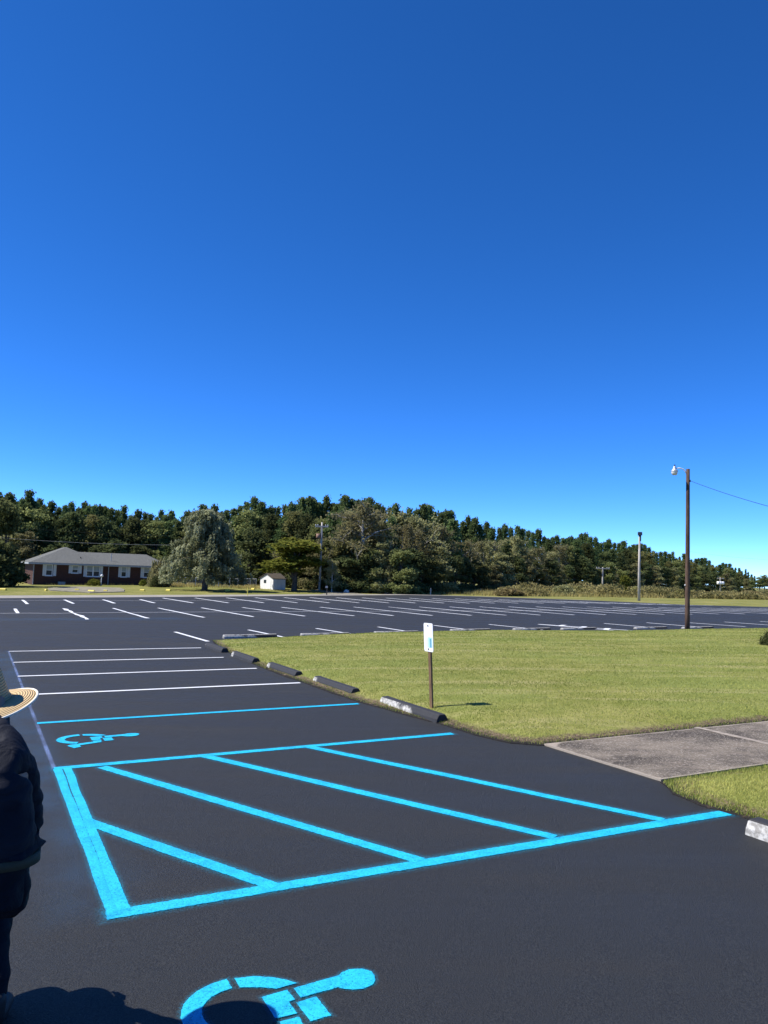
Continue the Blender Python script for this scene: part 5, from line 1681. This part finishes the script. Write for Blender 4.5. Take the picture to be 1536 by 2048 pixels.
for k in range(32):
    k2 = (k + 1) % 32
    for q in range(4): fs.append((k * 4 + q, k2 * 4 + q, k2 * 4 + (q + 1) % 4, k * 4 + (q + 1) % 4))
mb.add(vs, fs).build('belt', M['belt'], per, smooth=True)
for p_an, p_to in ((anR, toR), (anL, toL)):
    base = Vector((p_an.x, p_an.y, 0))
    bj = [(Vector((p_an.x, p_an.y, p_an.z + .05)), .052), (Vector((p_an.x, p_an.y - .01, .055)), (.052, .05)), (Vector((p_an.x * .7 + p_to.x * .3, p_an.y + .09, .050)), (.050, .045)), (Vector((p_to.x, p_an.y + .20, .040)), (.050, .036))]
    link('boot', skin_mesh('boot', bj, [(0, 1), (1, 2), (2, 3)], 2), M['boot'], per, smooth=True)
# hat
hc_ = J(-19, 1405, 3.66)
hat = bpy.data.objects.new('straw_hat', None)
prof = [(0.0, .205), (.022, .207), (.045, .203), (.062, .192), (.070, .172), (.076, .13), (.082, .08), (.088, .035), (.092, .012), (.098, .003)] + [(.098 + .114 * t, .003 + .006 * math.sin(t * 3.1) - .022 * t * t) for t in (.12, .25, .38, .5, .62, .74, .86, 1.0)]
under = [(r_ - .001, z_ - .006) for r_, z_ in prof[::-1]]
hrot = Matrix.Rotation(R_(8), 4, 'Y') @ Matrix.Rotation(R_(-13), 4, 'X')
hrot = Matrix.Rotation(R_(-9), 4, 'Y') @ Matrix.Rotation(R_(13), 4, 'X')
hm = MB().lathe(prof + under, 64)
for i in range(len(hm.v)):
    hm.v[i] = tuple(q * .93 for q in hm.v[i])
    x, y, zz = hm.v[i]; r_ = math.hypot(x, y); a = math.atan2(y, x)
    hm.v[i] = (x, y * (1.08 if r_ < .1 else 1.0), zz + (r_ / .197) ** 3 * .007 * math.sin(2 * a + .6) + (r_ < .06) * -.022 * max(0, 1 - abs(x) / .03))
ho = hm.build('straw_hat', M['straw'], per, smooth=True)
ho.matrix_local = Matrix.Translation(hc_) @ hrot
tv = []
n = 64
mb = MB()
rim = []
for k in range(n + 1):
    a = 2 * math.pi * k / n
    rim.append((.1978 * math.cos(a), .1978 * math.sin(a), -.0182 + .007 * math.sin(2 * a + .6)))
mb.tube(rim, .0058, 8, cap=False)
to = mb.build('brim_binding', M['hat_trim'], ho, smooth=True)
hb = MB(); ring = [(.083 * math.cos(2 * math.pi * k / 40), .0895 * math.sin(2 * math.pi * k / 40), .012) for k in range(41)]
hb.tube(ring, .006, 8, cap=False); hb.build('hat_band', M['straw'], ho, smooth=True)
hairj = [(hdb + Vector((0, -.016, -.01)), (.064, .062)), (hdb.lerp(hdt, .7) + Vector((0, -.006, 0)), (.062, .060))]
link('hair', skin_mesh('hair', hairj, [(0, 1)], 2), M['hair'], per, smooth=True)

# ------------------------------------------------------------------ tidy prototypes that were not used
for p in list(bpy.data.objects):
    if p.type == 'EMPTY' and p.parent is None and p.location.y < -390:
        for ch in list(p.children_recursive): bpy.data.objects.remove(ch)
        bpy.data.objects.remove(p)

# ------------------------------------------------------------------ light, sky, camera
SUN_EL, SUN_AZ = 51.0, 5.0          # elevation; shadow direction measured from +X towards +Y
sd = Vector((math.cos(R_(SUN_EL)) * math.cos(R_(SUN_AZ)), math.cos(R_(SUN_EL)) * math.sin(R_(SUN_AZ)), -math.sin(R_(SUN_EL))))
sl = bpy.data.lights.new('sun', 'SUN'); sl.energy = 3.8; sl.angle = R_(0.5); sl.color = (1.0, 0.955, 0.88)
so = bpy.data.objects.new('sun', sl); COL.objects.link(so)
so.rotation_euler = sd.to_track_quat('-Z', 'Y').to_euler(); so.location = (-30, 0, 40)
wd = bpy.data.worlds.new('World'); SC.world = wd; wd.use_nodes = True
nt = wd.node_tree; nt.nodes.clear()
sky = nt.nodes.new('ShaderNodeTexSky'); sky.sky_type = 'NISHITA'; sky.sun_disc = False
sky.sun_elevation = R_(SUN_EL)
to_sun = -sd
sky.sun_rotation = math.atan2(to_sun.x, to_sun.y)
sky.air_density = 0.4; sky.dust_density = 0.0; sky.ozone_density = 6.0; sky.altitude = 1500
hs = nt.nodes.new('ShaderNodeHueSaturation'); hs.inputs['Saturation'].default_value = 1.21; hs.inputs['Hue'].default_value = 0.506; hs.inputs['Value'].default_value = 1.06
bg = nt.nodes.new('ShaderNodeBackground'); bg.inputs[1].default_value = 0.15
ow = nt.nodes.new('ShaderNodeOutputWorld')
nt.links.new(sky.outputs[0], hs.inputs['Color']); nt.links.new(hs.outputs[0], bg.inputs[0]); nt.links.new(bg.outputs[0], ow.inputs[0])

cam = bpy.data.cameras.new('camera'); cam.sensor_fit = 'HORIZONTAL'; cam.sensor_width = 36.0
cam.lens = 36.0 * F_PX / 1536.0; cam.clip_start = 0.05; cam.clip_end = 6000
co_ = bpy.data.objects.new('camera', cam); COL.objects.link(co_)
co_.matrix_world = Matrix.Translation((0, 0, CAM_H)) @ CAM_ROT.to_4x4()
SC.camera = co_
vs_ = SC.view_settings
vs_.view_transform = 'Standard'; vs_.look = 'None'; vs_.gamma = 1.0; vs_.use_curve_mapping = False; vs_.exposure = 1.05
SC.cycles.transparent_max_bounces = 16
SC.cycles.max_bounces = 6
